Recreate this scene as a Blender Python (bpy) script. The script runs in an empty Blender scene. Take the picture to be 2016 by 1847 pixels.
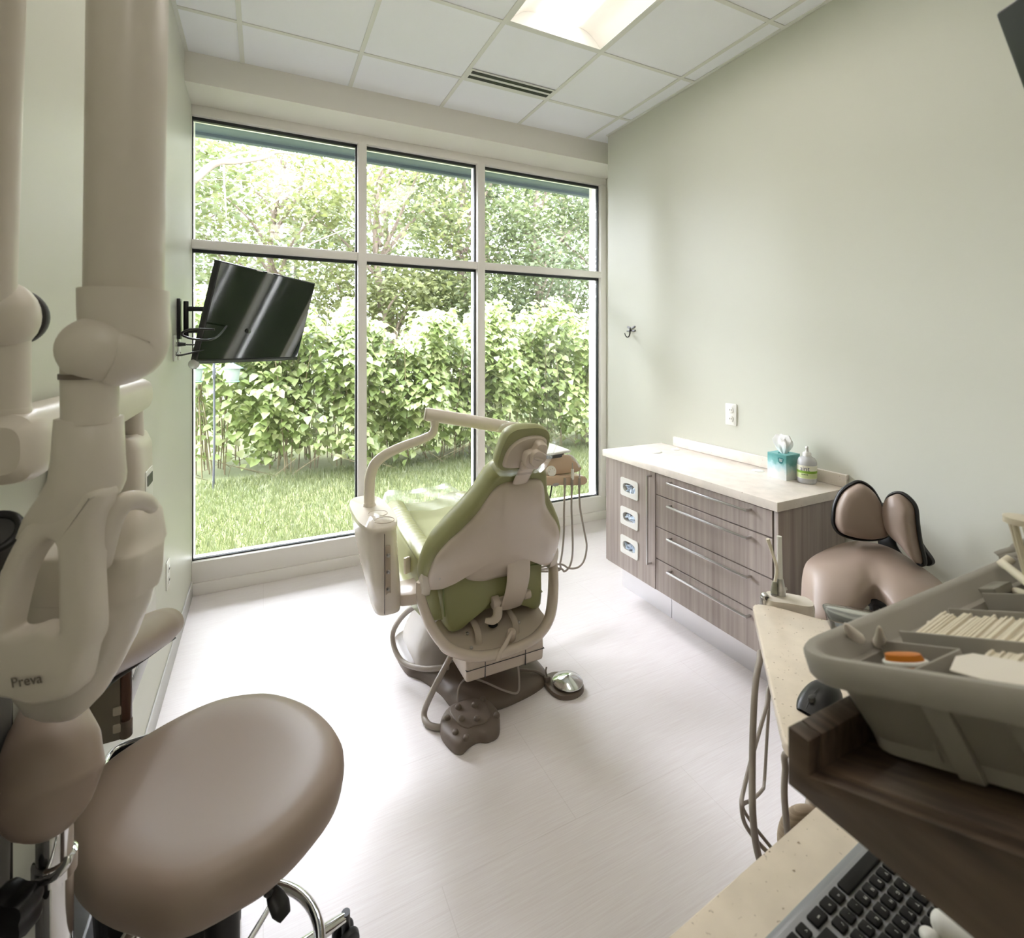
import bpy, bmesh, math, random
import numpy as np
from mathutils import Vector, Matrix
random.seed(7)
RNG = np.random.default_rng(11)
SC = bpy.context.scene
COL = SC.collection
V = Vector
PI = math.pi

# ---------------------------------------------------------------- camera model
# eye 1.555 m above the floor at the origin, looking 26.4 degrees right of +Y (the window direction)
FPX, YAW, V0, EYE, CX = 987.0, math.radians(26.39), 680.0, 1.555, 1008.0
SY, CY = math.sin(YAW), math.cos(YAW)
def ray(u, v):
    x = (u - CX) / FPX
    return V((SY + x * CY, CY - x * SY, -(v - V0) / FPX))
EYEP = V((0, 0, EYE))
Rv, Fv, Zv = V((CY, -SY, 0)), V((SY, CY, 0)), V((0, 0, 1))
def at(u, v, X=None, Y=None, Z=None, t=None):
    """world point of a sight line where it meets a plane of the room"""
    d = ray(u, v)
    if X is not None: t = X / d.x
    elif Y is not None: t = Y / d.y
    elif Z is not None: t = (Z - EYE) / d.z
    return EYEP + d * t
def onplane(u, v, p, n):
    d = ray(u, v)
    return EYEP + d * ((V(p) - EYEP).dot(n) / d.dot(n))

# ---------------------------------------------------------------- materials
def lin(c):
    return tuple(((x / 255) / 12.92 if x <= 10 else (((x / 255) + .055) / 1.055) ** 2.4) for x in c) + (1,)
MATS = {}
def mat(name, col, rough=.5, metal=0., spec=.5, coat=0., noise=None, scale=(8, 8, 8), bump=0., bscale=200, col2=None, trans=0., ior=None, lo=.35, hi=.65, detail=4):
    if name in MATS: return MATS[name]
    m = bpy.data.materials.new(name); m.use_nodes = True
    nt = m.node_tree; b = nt.nodes['Principled BSDF']
    b.inputs['Base Color'].default_value = lin(col)
    b.inputs['Roughness'].default_value = rough
    b.inputs['Metallic'].default_value = metal
    b.inputs['Specular IOR Level'].default_value = spec
    b.inputs['Coat Weight'].default_value = coat
    b.inputs['Coat Roughness'].default_value = .08
    b.inputs['Transmission Weight'].default_value = trans
    if ior: b.inputs['IOR'].default_value = ior
    tc = nt.nodes.new('ShaderNodeTexCoord')
    if col2:
        mp = nt.nodes.new('ShaderNodeMapping'); mp.inputs['Scale'].default_value = scale
        nz = nt.nodes.new('ShaderNodeTexNoise'); nz.inputs['Scale'].default_value = 1; nz.inputs['Detail'].default_value = detail
        rp = nt.nodes.new('ShaderNodeValToRGB')
        rp.color_ramp.elements[0].position = lo; rp.color_ramp.elements[0].color = lin(col)
        rp.color_ramp.elements[1].position = hi; rp.color_ramp.elements[1].color = lin(col2)
        nt.links.new(tc.outputs['Object'], mp.inputs['Vector']); nt.links.new(mp.outputs['Vector'], nz.inputs['Vector'])
        nt.links.new(nz.outputs['Fac'], rp.inputs['Fac']); nt.links.new(rp.outputs['Color'], b.inputs['Base Color'])
    if bump:
        n2 = nt.nodes.new('ShaderNodeTexNoise'); n2.inputs['Scale'].default_value = bscale; n2.inputs['Detail'].default_value = 3
        bp = nt.nodes.new('ShaderNodeBump'); bp.inputs['Strength'].default_value = bump; bp.inputs['Distance'].default_value = .002
        nt.links.new(tc.outputs['Object'], n2.inputs['Vector']); nt.links.new(n2.outputs['Fac'], bp.inputs['Height'])
        nt.links.new(bp.outputs['Normal'], b.inputs['Normal'])
    MATS[name] = m
    return m

def mat_glass(name, tint=(255, 255, 255), rough=.0, refl=1.0, base=0.0):
    m = bpy.data.materials.new(name); m.use_nodes = True; nt = m.node_tree; nt.nodes.clear()
    o = nt.nodes.new('ShaderNodeOutputMaterial'); mx = nt.nodes.new('ShaderNodeMixShader')
    t = nt.nodes.new('ShaderNodeBsdfTransparent'); t.inputs['Color'].default_value = lin(tint)
    g = nt.nodes.new('ShaderNodeBsdfGlossy'); g.inputs['Roughness'].default_value = rough
    f = nt.nodes.new('ShaderNodeFresnel'); f.inputs['IOR'].default_value = 1.45
    ma = nt.nodes.new('ShaderNodeMath'); ma.operation = 'MULTIPLY_ADD'; ma.inputs[1].default_value = refl; ma.inputs[2].default_value = base
    nt.links.new(f.outputs[0], ma.inputs[0]); nt.links.new(ma.outputs[0], mx.inputs[0])
    nt.links.new(t.outputs[0], mx.inputs[1]); nt.links.new(g.outputs[0], mx.inputs[2]); nt.links.new(mx.outputs[0], o.inputs[0])
    return m

def mat_emit(name, col, s):
    m = bpy.data.materials.new(name); m.use_nodes = True; nt = m.node_tree; nt.nodes.clear()
    o = nt.nodes.new('ShaderNodeOutputMaterial'); e = nt.nodes.new('ShaderNodeEmission')
    e.inputs[0].default_value = lin(col); e.inputs[1].default_value = s
    nt.links.new(e.outputs[0], o.inputs[0]); return m

def mat_leaf(name, cols, transl=.45, rough=.5):
    """leaf colours vary leaf by leaf; light passes through a leaf"""
    m = bpy.data.materials.new(name); m.use_nodes = True; nt = m.node_tree; nt.nodes.clear()
    o = nt.nodes.new('ShaderNodeOutputMaterial'); geo = nt.nodes.new('ShaderNodeNewGeometry')
    rp = nt.nodes.new('ShaderNodeValToRGB'); el = rp.color_ramp.elements
    while len(el) < len(cols): el.new(.5)
    for i, c in enumerate(cols): el[i].position = i / (len(cols) - 1); el[i].color = lin(c)
    d = nt.nodes.new('ShaderNodeBsdfDiffuse'); tr = nt.nodes.new('ShaderNodeBsdfTranslucent')
    gl = nt.nodes.new('ShaderNodeBsdfGlossy'); gl.inputs['Roughness'].default_value = rough
    m1 = nt.nodes.new('ShaderNodeMixShader'); m1.inputs[0].default_value = transl
    m2 = nt.nodes.new('ShaderNodeMixShader'); m2.inputs[0].default_value = .05
    nt.links.new(geo.outputs['Random Per Island'], rp.inputs[0])
    nt.links.new(rp.outputs[0], d.inputs[0]); nt.links.new(rp.outputs[0], tr.inputs[0])
    nt.links.new(d.outputs[0], m1.inputs[1]); nt.links.new(tr.outputs[0], m1.inputs[2])
    nt.links.new(m1.outputs[0], m2.inputs[1]); nt.links.new(gl.outputs[0], m2.inputs[2]); nt.links.new(m2.outputs[0], o.inputs[0])
    return m

def mat_speckle(name, base, spots, rough=.3):
    m = bpy.data.materials.new(name); m.use_nodes = True; nt = m.node_tree; b = nt.nodes['Principled BSDF']
    b.inputs['Roughness'].default_value = rough
    tc = nt.nodes.new('ShaderNodeTexCoord')
    n0 = nt.nodes.new('ShaderNodeTexNoise'); n0.inputs['Scale'].default_value = 14; n0.inputs['Detail'].default_value = 5
    r0 = nt.nodes.new('ShaderNodeValToRGB'); r0.color_ramp.elements[0].position = .35; r0.color_ramp.elements[1].position = .7
    r0.color_ramp.elements[0].color = lin(base); r0.color_ramp.elements[1].color = lin(tuple(min(255, int(c * 1.05 + 3)) for c in base))
    n1 = nt.nodes.new('ShaderNodeTexNoise'); n1.inputs['Scale'].default_value = 130; n1.inputs['Detail'].default_value = 2
    r1 = nt.nodes.new('ShaderNodeValToRGB'); r1.color_ramp.elements[0].position = .68; r1.color_ramp.elements[1].position = .76
    mx = nt.nodes.new('ShaderNodeMix'); mx.data_type = 'RGBA'; mx.inputs['B'].default_value = lin(spots)
    nt.links.new(tc.outputs['Object'], n0.inputs[0]); nt.links.new(tc.outputs['Object'], n1.inputs[0])
    nt.links.new(n0.outputs['Fac'], r0.inputs[0]); nt.links.new(n1.outputs['Fac'], r1.inputs[0])
    nt.links.new(r0.outputs[0], mx.inputs['A']); nt.links.new(r1.outputs[0], mx.inputs['Factor'])
    nt.links.new(mx.outputs['Result'], b.inputs['Base Color']); return m

# ---------------------------------------------------------------- mesh builder
def cr(pts, k=6, closed=True):
    """Catmull-Rom resampling of a 2-D or 3-D polyline"""
    P = [np.array(p, float) for p in pts]; n = len(P); out = []
    rg = range(n) if closed else range(n - 1)
    for i in rg:
        if closed: a, b, c, d = P[(i - 1) % n], P[i], P[(i + 1) % n], P[(i + 2) % n]
        else: a, b, c, d = P[max(i - 1, 0)], P[i], P[i + 1], P[min(i + 2, n - 1)]
        for j in range(k):
            t = j / k
            out.append(.5 * ((2 * b) + (c - a) * t + (2 * a - 5 * b + 4 * c - d) * t * t + (3 * b - a - 3 * c + d) * t ** 3))
    if not closed: out.append(P[-1])
    return out
def rrect(w, h, r, k=5):
    o = []
    for cx, cy, a0 in ((w / 2 - r, h / 2 - r, 0), (-w / 2 + r, h / 2 - r, PI / 2), (-w / 2 + r, -h / 2 + r, PI), (w / 2 - r, -h / 2 + r, 1.5 * PI)):
        for i in range(k + 1):
            a = a0 + PI / 2 * i / k; o.append((cx + r * math.cos(a), cy + r * math.sin(a)))
    return o
def circ(r, n=24, c=(0, 0)):
    return [(c[0] + r * math.cos(2 * PI * i / n), c[1] + r * math.sin(2 * PI * i / n)) for i in range(n)]
def superell(a, b, n=32, e=4, c=(0, 0)):
    o = []
    for i in range(n):
        t = 2 * PI * i / n; ct, st = math.cos(t), math.sin(t)
        o.append((c[0] + a * math.copysign(abs(ct) ** (2 / e), ct), c[1] + b * math.copysign(abs(st) ** (2 / e), st)))
    return o
def inset(poly, d):
    n = len(poly); P = [np.array(p, float) for p in poly]
    ar = sum(P[i][0] * P[(i + 1) % n][1] - P[(i + 1) % n][0] * P[i][1] for i in range(n))
    s = 1 if ar > 0 else -1; o = []
    for i in range(n):
        a, b = P[i - 1], P[(i + 1) % n]; t = b - a; l = np.hypot(*t) or 1
        o.append(P[i] + np.array([-t[1], t[0]]) / l * d * s)
    return o
class MB:
    def __init__(s): s.v = []; s.f = []
    def add(s, vs, fs):
        o = len(s.v); s.v += [tuple(x) for x in vs]; s.f += [tuple(i + o for i in f) for f in fs]; return s
    def addbm(s, bm):
        bm.verts.index_update()
        s.add([v.co.copy() for v in bm.verts], [[v.index for v in f.verts] for f in bm.faces]); bm.free(); return s
    def _bev(s, bm, w, seg, ang=.5):
        if w > 0:
            bm.normal_update()
            e = [e for e in bm.edges if len(e.link_faces) == 2 and e.calc_face_angle(0) > ang]
            if e: bmesh.ops.bevel(bm, geom=e, offset=w, segments=seg, affect='EDGES', profile=.5, clamp_overlap=True)
        return s.addbm(bm)
    def box(s, c, size, rot=None, bev=0, seg=2):
        bm = bmesh.new(); bmesh.ops.create_cube(bm, size=1)
        M = Matrix.Translation(V(c)) @ (rot.to_4x4() if rot else Matrix.Identity(4)) @ Matrix.Diagonal((*size, 1))
        bmesh.ops.transform(bm, matrix=M, verts=bm.verts); return s._bev(bm, bev, seg)
    def bx(s, x0, x1, y0, y1, z0, z1, bev=0, seg=2):
        return s.box(((x0 + x1) / 2, (y0 + y1) / 2, (z0 + z1) / 2), (abs(x1 - x0), abs(y1 - y0), abs(z1 - z0)), None, bev, seg)
    def prism(s, poly, O, e1, e2, n, h0, h1, bev=0, seg=2, ang=.6):
        O, e1, e2, n = V(O), V(e1), V(e2), V(n); bm = bmesh.new(); k = len(poly)
        A = [bm.verts.new(O + e1 * p[0] + e2 * p[1] + n * h0) for p in poly]
        B = [bm.verts.new(O + e1 * p[0] + e2 * p[1] + n * h1) for p in poly]
        bm.faces.new(A[::-1]); bm.faces.new(B)
        for i in range(k): bm.faces.new((A[i], A[(i + 1) % k], B[(i + 1) % k], B[i]))
        bmesh.ops.recalc_face_normals(bm, faces=bm.faces); return s._bev(bm, bev, seg, ang)
    def flat(s, poly, z0, z1, bev=0, seg=2, ang=.6):
        return s.prism(poly, (0, 0, 0), (1, 0, 0), (0, 1, 0), (0, 0, 1), z0, z1, bev, seg, ang)
    def loft(s, rings, cap=True, closed=True):
        n = len(rings[0]); vs = [p for r in rings for p in r]; fs = []
        for i in range(len(rings) - 1):
            for j in range(n if closed else n - 1):
                a, b = i * n + j, i * n + (j + 1) % n; fs.append((a, b, b + n, a + n))
        if cap:
            fs.append(tuple(range(n))[::-1]); fs.append(tuple(range((len(rings) - 1) * n, len(rings) * n)))
        return s.add(vs, fs)
    def prof(s, poly, O, e1, e2, n, prof):
        """pillow: outline swept through (scale, inset, height) steps, closed with a centre point at both ends"""
        O, e1, e2, n = V(O), V(e1), V(e2), V(n); c = np.mean(np.array(poly, float), axis=0); rings = []
        for sc, ins, h in prof:
            q = inset(poly, ins) if ins else [np.array(p, float) for p in poly]
            rings.append([O + e1 * (c[0] + (p[0] - c[0]) * sc) + e2 * (c[1] + (p[1] - c[1]) * sc) + n * h for p in q])
        k = len(poly); vs = [p for r in rings for p in r]; fs = []
        for i in range(len(rings) - 1):
            for j in range(k):
                a, b = i * k + j, i * k + (j + 1) % k; fs.append((a, b, b + k, a + k))
        m = len(vs); vs += [sum(rings[0], V()) / k, sum(rings[-1], V()) / k]; L = (len(rings) - 1) * k
        for j in range(k):
            fs.append((m, (j + 1) % k, j)); fs.append((m + 1, L + j, L + (j + 1) % k))
        return s.add(vs, fs)
    def cyl(s, p0, p1, r0, r1=None, n=24, bev=0):
        p0, p1 = V(p0), V(p1); r1 = r0 if r1 is None else r1; d = (p1 - p0); L = d.length
        q = d.to_track_quat('Z', 'Y').to_matrix().to_4x4()
        if bev:
            b = min(bev, L / 2.2); pr = [(r0 - b, 0), (r0 - b * .3, b * .3), (r0, b), (r1, L - b), (r1 - b * .3, L - b * .3), (r1 - b, L)]
        else: pr = [(r0, 0), (r1, L)]
        M = Matrix.Translation(p0) @ q
        return s.loft([[M @ V((r * math.cos(2 * PI * i / n), r * math.sin(2 * PI * i / n), z)) for i in range(n)] for r, z in pr])
    def lathe(s, pr, O=(0, 0, 0), ax=(0, 0, 1), n=28):
        q = V(ax).to_track_quat('Z', 'Y').to_matrix().to_4x4(); M = Matrix.Translation(V(O)) @ q
        return s.loft([[M @ V((r * math.cos(2 * PI * i / n), r * math.sin(2 * PI * i / n), z)) for i in range(n)] for r, z in pr])
    def ball(s, c, r, rot=None, nu=20, nv=12):
        r = (r, r, r) if isinstance(r, (int, float)) else r; c = V(c); R = rot or Matrix.Identity(3)
        return s.loft([[c + R @ V((r[0] * math.sin(a) * math.cos(2 * PI * i / nu), r[1] * math.sin(a) * math.sin(2 * PI * i / nu), r[2] * math.cos(a))) for i in range(nu)]
                       for a in [PI * max(j, .04) / nv if j < nv else PI - .04 * PI / nv for j in range(nv + 1)]])
    def tube(s, path, r, n=12, k=6, flat=None, up=None, smooth=True, closed=False):
        """round or flattened tube; r number or list; flat=(a,b) multiplies the two cross axes"""
        P = [V(p) for p in (cr(path, k, closed) if smooth else path)]; m = len(P)
        if isinstance(r, (int, float)): R = [r] * m
        else:
            x = np.linspace(0, len(path) - 1, m); R = list(np.interp(x, range(len(path)), r))
        T = [((P[(i + 1) % m] - P[i - 1]) if closed else (P[min(i + 1, m - 1)] - P[max(i - 1, 0)])).normalized() for i in range(m)]
        N = V(up) if up else (V((0, 0, 1)) if abs(T[0].z) < .9 else V((1, 0, 0)))
        fa, fb = flat or (1, 1); rings = []
        for i in range(m):
            N = (N - T[i] * N.dot(T[i])).normalized(); B = T[i].cross(N)
            rings.append([P[i] + N * (R[i] * fa * math.cos(2 * PI * j / n)) + B * (R[i] * fb * math.sin(2 * PI * j / n)) for j in range(n)])
        if closed: rings.append(rings[0])
        return s.loft(rings, cap=not closed)
    def ring(s, c, ax, R, r, n=40, m=10):
        q = V(ax).to_track_quat('Z', 'Y').to_matrix(); c = V(c)
        return s.tube([c + q @ V((R * math.cos(2 * PI * i / n), R * math.sin(2 * PI * i / n), 0)) for i in range(n)], r, m, 1, smooth=False, closed=True)
    def build(s, name, m, parent=None, origin=None, sharp=40, subsurf=0):
        o0 = V(parent.location) if parent is not None and parent.parent is None else (parent_world(parent) if parent is not None else V(origin or (0, 0, 0)))
        me = bpy.data.meshes.new(name)
        me.from_pydata([tuple(V(v) - o0) for v in s.v], [], s.f)
        bm = bmesh.new(); bm.from_mesh(me); bmesh.ops.remove_doubles(bm, verts=bm.verts, dist=1e-6); bmesh.ops.recalc_face_normals(bm, faces=bm.faces); bm.to_mesh(me); bm.free()
        me.shade_smooth(); me.set_sharp_from_angle(angle=math.radians(sharp))
        me.materials.append(m); o = bpy.data.objects.new(name, me); COL.objects.link(o)
        if parent is not None: o.parent = parent
        else: o.location = o0
        if subsurf:
            md = o.modifiers.new('sub', 'SUBSURF'); md.levels = subsurf; md.render_levels = subsurf
        return o
def parent_world(o):
    w = V((0, 0, 0))
    while o is not None: w += o.location; o = o.parent
    return w
def tag(o, label=None, cat=None, group=None, kind=None):
    if label: o['label'] = label
    if cat: o['category'] = cat
    if group: o['group'] = group
    if kind: o['kind'] = kind
    return o
def thing(name, loc, label, cat, group=None):
    o = bpy.data.objects.new(name, None); o.empty_display_size = .05; COL.objects.link(o); o.location = loc
    return tag(o, label, cat, group)
def copy_tree(o, parent=None):
    c = o.copy(); COL.objects.link(c)
    if parent is not None: c.parent = parent
    for ch in list(o.children): copy_tree(ch, c)
    return c
def text_mesh(name, txt, size, m, parent, O, e1, e2, depth=.0004, align='CENTER', bold=False):
    cu = bpy.data.curves.new('txt', 'FONT'); cu.body = txt; cu.size = size; cu.extrude = depth; cu.align_x = align; cu.align_y = 'CENTER'; cu.resolution_u = 3
    if bold: cu.offset = size * .02
    t = bpy.data.objects.new('txt', cu); COL.objects.link(t)
    dg = bpy.context.evaluated_depsgraph_get(); me = bpy.data.meshes.new_from_object(t.evaluated_get(dg)); bpy.data.objects.remove(t)
    e1, e2 = V(e1), V(e2); n = e1.cross(e2); M = Matrix((e1, e2, n)).transposed().to_4x4()
    me.transform(Matrix.Translation(V(O) - parent_world(parent)) @ M); me.name = name
    me.materials.clear(); me.materials.append(m)
    o = bpy.data.objects.new(name, me); COL.objects.link(o); o.parent = parent; return o

# ---------------------------------------------------------------- palette
M_WALL = mat('wall_paint_sage', (210, 210, 197), .42, spec=.4, bump=.05, bscale=260)
M_WHITE = mat('white_paint', (240, 240, 236), .6)
M_TILE = mat('ceiling_tile', (247, 248, 253), .85, spec=.2, bump=.15, bscale=320)
M_GRID = mat('ceiling_grid_white', (226, 226, 220), .5)
M_SOFFIT = mat('soffit_paint', (236, 232, 224), .7)
M_ALU = mat('window_frame_paint', (244, 240, 236), .35, spec=.5)
M_GASKET = mat('black_gasket', (38, 42, 48), .5)
M_GLASS = mat_glass('window_glass', (250, 252, 250), 0.0, 1.0, .0)
M_BASE = mat('grey_base_vinyl', (196, 194, 192), .5)
M_XRAY = mat('xray_enamel', (212, 203, 190), .33, spec=.5)
M_BEIGE = mat('chair_plastic', (206, 192, 176), .26, spec=.5)
M_BEIGE_W = mat('chair_enamel_light', (222, 212, 198), .22, spec=.5)
M_TAN = mat('delivery_tan', (206, 180, 154), .3)
M_BROWN = mat('base_brown', (112, 99, 88), .38, spec=.5)
M_FOOT = mat('foot_switch_brown', (112, 99, 88), .5)
M_GREEN = mat('green_vinyl', (152, 152, 104), .4, spec=.4, bump=.04, bscale=500)
M_TAUPE = mat('taupe_vinyl', (152, 134, 121), .42, spec=.45, bump=.03, bscale=500)
M_BLACK = mat('black_plastic', (22, 21, 22), .38)
M_DARK = mat('dark_grey_plastic', (58, 57, 57), .45)
M_CHROME = mat('chrome', (225, 225, 225), .08, 1.0)
M_STEEL = mat('brushed_steel', (200, 198, 196), .28, 1.0)
M_TOE = mat('brushed_toe_kick', (214, 212, 212), .32, .85)
M_WOOD = mat('grey_brown_laminate', (148, 135, 127), .42, col2=(178, 166, 158), scale=(46, 46, 1.3), lo=.3, hi=.7, detail=6)
M_WOODB = mat('walnut_laminate', (58, 46, 37), .5, col2=(98, 80, 65), scale=(90, 5, 26), lo=.36, hi=.66, detail=6)
M_TOP = mat_speckle('solid_surface', (222, 208, 189), (150, 128, 104), .25)
M_TOPC = mat_speckle('cabinet_solid_surface', (228, 219, 208), (196, 180, 164), .2)
M_WPLAS = mat('white_plastic', (232, 230, 224), .35)
M_CORD = mat('taupe_cord', (158, 148, 138), .45)
M_CORDL = mat('light_hose', (168, 158, 148), .4)
M_TUB = mat('grey_tub', (160, 154, 145), .5, spec=.35)
M_CREAM = mat('cream_paper', (236, 227, 208), .8)
M_PAPER = mat('white_card', (238, 230, 220), .8)
M_FILM = mat_glass('clear_film', (253, 253, 252), .3, .22, .004)
M_CLEAR = mat_glass('clear_plastic', (246, 246, 244), .08, 1.4, .06)
def mat_floor():
    m = bpy.data.materials.new('floor_vinyl'); m.use_nodes = True; nt = m.node_tree; b = nt.nodes['Principled BSDF']
    b.inputs['Roughness'].default_value = .38; b.inputs['Specular IOR Level'].default_value = .45
    tc = nt.nodes.new('ShaderNodeTexCoord'); L = nt.links.new
    mp = nt.nodes.new('ShaderNodeMapping'); mp.inputs['Scale'].default_value = (7, 260, 1); mp.inputs['Rotation'].default_value = (0, 0, .06)
    n = nt.nodes.new('ShaderNodeTexNoise'); n.inputs['Scale'].default_value = 1; n.inputs['Detail'].default_value = 4
    r = nt.nodes.new('ShaderNodeValToRGB'); r.color_ramp.elements[0].position = .3; r.color_ramp.elements[1].position = .68
    r.color_ramp.elements[0].color = lin((232, 224, 224)); r.color_ramp.elements[1].color = lin((241, 236, 236))
    L(tc.outputs['Object'], mp.inputs[0]); L(mp.outputs[0], n.inputs[0]); L(n.outputs['Fac'], r.inputs[0])
    br = nt.nodes.new('ShaderNodeTexBrick'); br.offset = .5; br.inputs['Scale'].default_value = 1
    br.inputs['Mortar Size'].default_value = .0011; br.inputs['Brick Width'].default_value = .92; br.inputs['Row Height'].default_value = .46
    mx = nt.nodes.new('ShaderNodeMix'); mx.data_type = 'RGBA'; mx.inputs['B'].default_value = lin((176, 164, 158))
    ml = nt.nodes.new('ShaderNodeMath'); ml.operation = 'MULTIPLY'; ml.inputs[1].default_value = .22
    L(tc.outputs['Object'], br.inputs[0]); L(br.outputs['Fac'], ml.inputs[0]); L(ml.outputs[0], mx.inputs['Factor']); L(r.outputs[0], mx.inputs['A'])
    L(mx.outputs['Result'], b.inputs['Base Color']); return m
M_FLOOR = mat_floor()

# ================================================================ ROOM SHELL
XL, XR, YW, ZC, YS, ZS, YB, XRR, YRE = -.3987, 2.4522, 3.6528, 3.2178, 3.3556, 3.0496, -1.5, 2.76, 3.228
G, GX, GY = .6096, -.1096, 2.9371
def struct(mb, name, m, parent=None, **k): return tag(mb.build(name, m, parent, **k), kind='structure')
struct(MB().bx(XL - .15, 3.0, YB - .1, 3.86, -.08, 0), 'floor', M_FLOOR)
struct(MB().bx(XL - .12, XL, YB, 3.86, 0, ZC + .1), 'wall_left', M_WALL)
struct(MB().bx(XR, 3.0, YB, YRE, 0, ZC + .1).bx(XRR, 3.0, YRE, 3.86, 0, ZC + .1), 'wall_right', M_WALL)
struct(MB().bx(XL - .12, 3.0, YB - .1, YB, 0, ZC + .1), 'wall_back', M_WALL)
struct(MB().bx(XL, XRR, YS, 3.86, ZS, ZC + .1), 'trim_1', M_SOFFIT)
struct(MB().bx(XL, XL + .008, YB, YW, 0, .1, .003), 'baseboard_left', M_BASE)
struct(MB().bx(XR - .008, XR, YB, 1.40, 0, .1, .003).bx(XR - .008, XR, 2.64, YRE, 0, .1, .003), 'baseboard_right', M_BASE)
# ceiling: lay-in tiles (one mesh) with the white grid as its part; two cells are left open for the light troffers
LIGHTS = [(0, 1), (2, 1), (0, 5)]                              # grid column, first grid row; last is an added fill light, out of view; each troffer is 2 x 4 ft
tiles = MB(); nx0, nx1 = -1, 5
def cell(k, j): return max(XL, GX + k * G), min(XR if GY - j * G < YRE else XRR, GX + (k + 1) * G), max(YB, GY - (j + 1) * G), min(YS, GY - j * G)
for k in range(nx0, nx1):
    for j in range(-1, 8):
        if any(k == a and j in (b, b + 1) for a, b in LIGHTS): continue
        x0, x1, y0, y1 = cell(k, j)
        if x1 - x0 > .01 and y1 - y0 > .01: tiles.bx(x0 + .002, x1 - .002, y0 + .002, y1 - .002, ZC + .003, ZC + .02)
ceil = struct(tiles.bx(XL, 3.0, YB, YS, ZC + .12, ZC + .15), 'ceiling', M_TILE)
g = MB()
for k in range(0, 5): g.bx(GX + k * G - .012, GX + k * G + .012, YB, YS, ZC - .002, ZC + .012)
for j in range(0, 8): g.bx(XL, XR, GY - j * G - .012, GY - j * G + .012, ZC - .0015, ZC + .012)
g.bx(XL, XL + .02, YB, YS, ZC - .002, ZC + .012).bx(XR - .02, XR, YB, YRE, ZC - .002, ZC + .012).bx(XR, XRR, YRE - .01, YRE + .01, ZC - .002, ZC + .01)
g.build('ceiling_grid', M_GRID, ceil)

# troffers: steel tray, two white curved wings and a bright central lens
M_LENS = mat_emit('troffer_lens', (255, 247, 240), 7)
M_WING = mat('troffer_reflector', (240, 236, 228), .5)
for (k, j), lab in zip(LIGHTS, ('recessed ceiling light above the left wall side, beside the swing arm', 'recessed ceiling light near the right wall with glowing central lens', 'added unseen fill light in the ceiling behind the viewer, left side')):
    x0, y1 = GX + k * G + .012, GY - j * G - .012; x1, y0 = x0 + G - .024, y1 - 2 * G + .024; xc = (x0 + x1) / 2
    t = thing('ceiling_light', (xc, (y0 + y1) / 2, ZC), lab, 'ceiling light', 'recessed troffers')
    f = MB().bx(x0, x0 + .012, y0, y1, ZC - .001, ZC + .1).bx(x1 - .012, x1, y0, y1, ZC - .001, ZC + .1)
    f.bx(x0 + .012, x1 - .012, y0, y0 + .012, ZC - .001, ZC + .1).bx(x0 + .012, x1 - .012, y1 - .012, y1, ZC - .001, ZC + .1).bx(x0, x1, y0, y1, ZC + .1, ZC + .108)
    f.build('housing', M_GRID, t)
    for s in (-1, 1):
        pr = [(xc + s * (.105 + (.28 - .105) * i / 8), ZC + .004 + .08 * math.sin(PI / 2 * (1 - (i / 8) ** 1.6))) for i in range(9)]
        w = MB().loft([[V((x, yy, z)) for x, z in pr] + [V((x, yy, z + .006)) for x, z in pr[::-1]] for yy in (y0 + .013, y1 - .013)])
        w.build('reflector', M_WING, t)
    lens = [(xc - .1 + .2 * i / 10, ZC + .055 - .04 * math.sin(PI * i / 10)) for i in range(11)]
    MB().loft([[V((x, yy, z)) for x, z in lens] + [V((x, yy, z + .01)) for x, z in lens[::-1]] for yy in (y0 + .02, y1 - .02)]).build('lens', M_LENS, t)
# linear slot diffuser by the window
t = thing('air_vent', (1.45, 2.93, ZC), 'black linear slot air vent in the ceiling near the window', 'air vent')
vx0, vx1 = GX + 2 * G + .012, GX + 3 * G - .012
MB().bx(vx0, vx1, GY - .135, GY - .012, ZC - .003, ZC - .0005, .001).build('vent_frame', M_GRID, t)
for yy in (GY - .045, GY - .1): MB().bx(vx0 + .012, vx1 - .012, yy - .018, yy + .012 , ZC - .0045, ZC - .0032).build('slot', M_BLACK, t)

# ---------------------------------------------------------------- window wall
wn = struct(MB().bx(XL, XRR, 3.665, 3.80, .075, .205, .004).bx(XL, XRR, YW, 3.81, 0, .075, .003).bx(XL, XRR, 3.66, 3.80, 2.989, ZS, .003)
            .bx(2.705, XRR, 3.66, 3.80, .2, 3.0, .003), 'window_1', M_ALU)
MX = [(XL, .6), (.66, 1.514), (1.575, 2.705)]
for a in ((.6, .66), (1.514, 1.575)): MB().bx(a[0], a[1], YW, 3.80, .2, 2.995, .003).build('mullion', M_ALU, wn)
for a, b in MX: MB().bx(a, b, 3.66, 3.80, 2.159, 2.214, .003).build('transom', M_ALU, wn)
for a, b in MX:
    for z0, z1 in ((.205, 2.159), (2.214, 2.989)):
        gk = MB(); w = .016
        gk.bx(a, a + w * .3, 3.70, 3.725, z0, z1).bx(b - w * .7, b, 3.70, 3.725, z0, z1).bx(a, b, 3.70, 3.725, z0, z0 + w * .45).bx(a, b, 3.70, 3.725, z1 - w * 1.3, z1)
        gk.build('gasket', M_GASKET, wn)
        MB().bx(a + .004, b - .004, 3.73, 3.738, z0 + .004, z1 - .004).build('pane', M_GLASS, wn)
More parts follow.
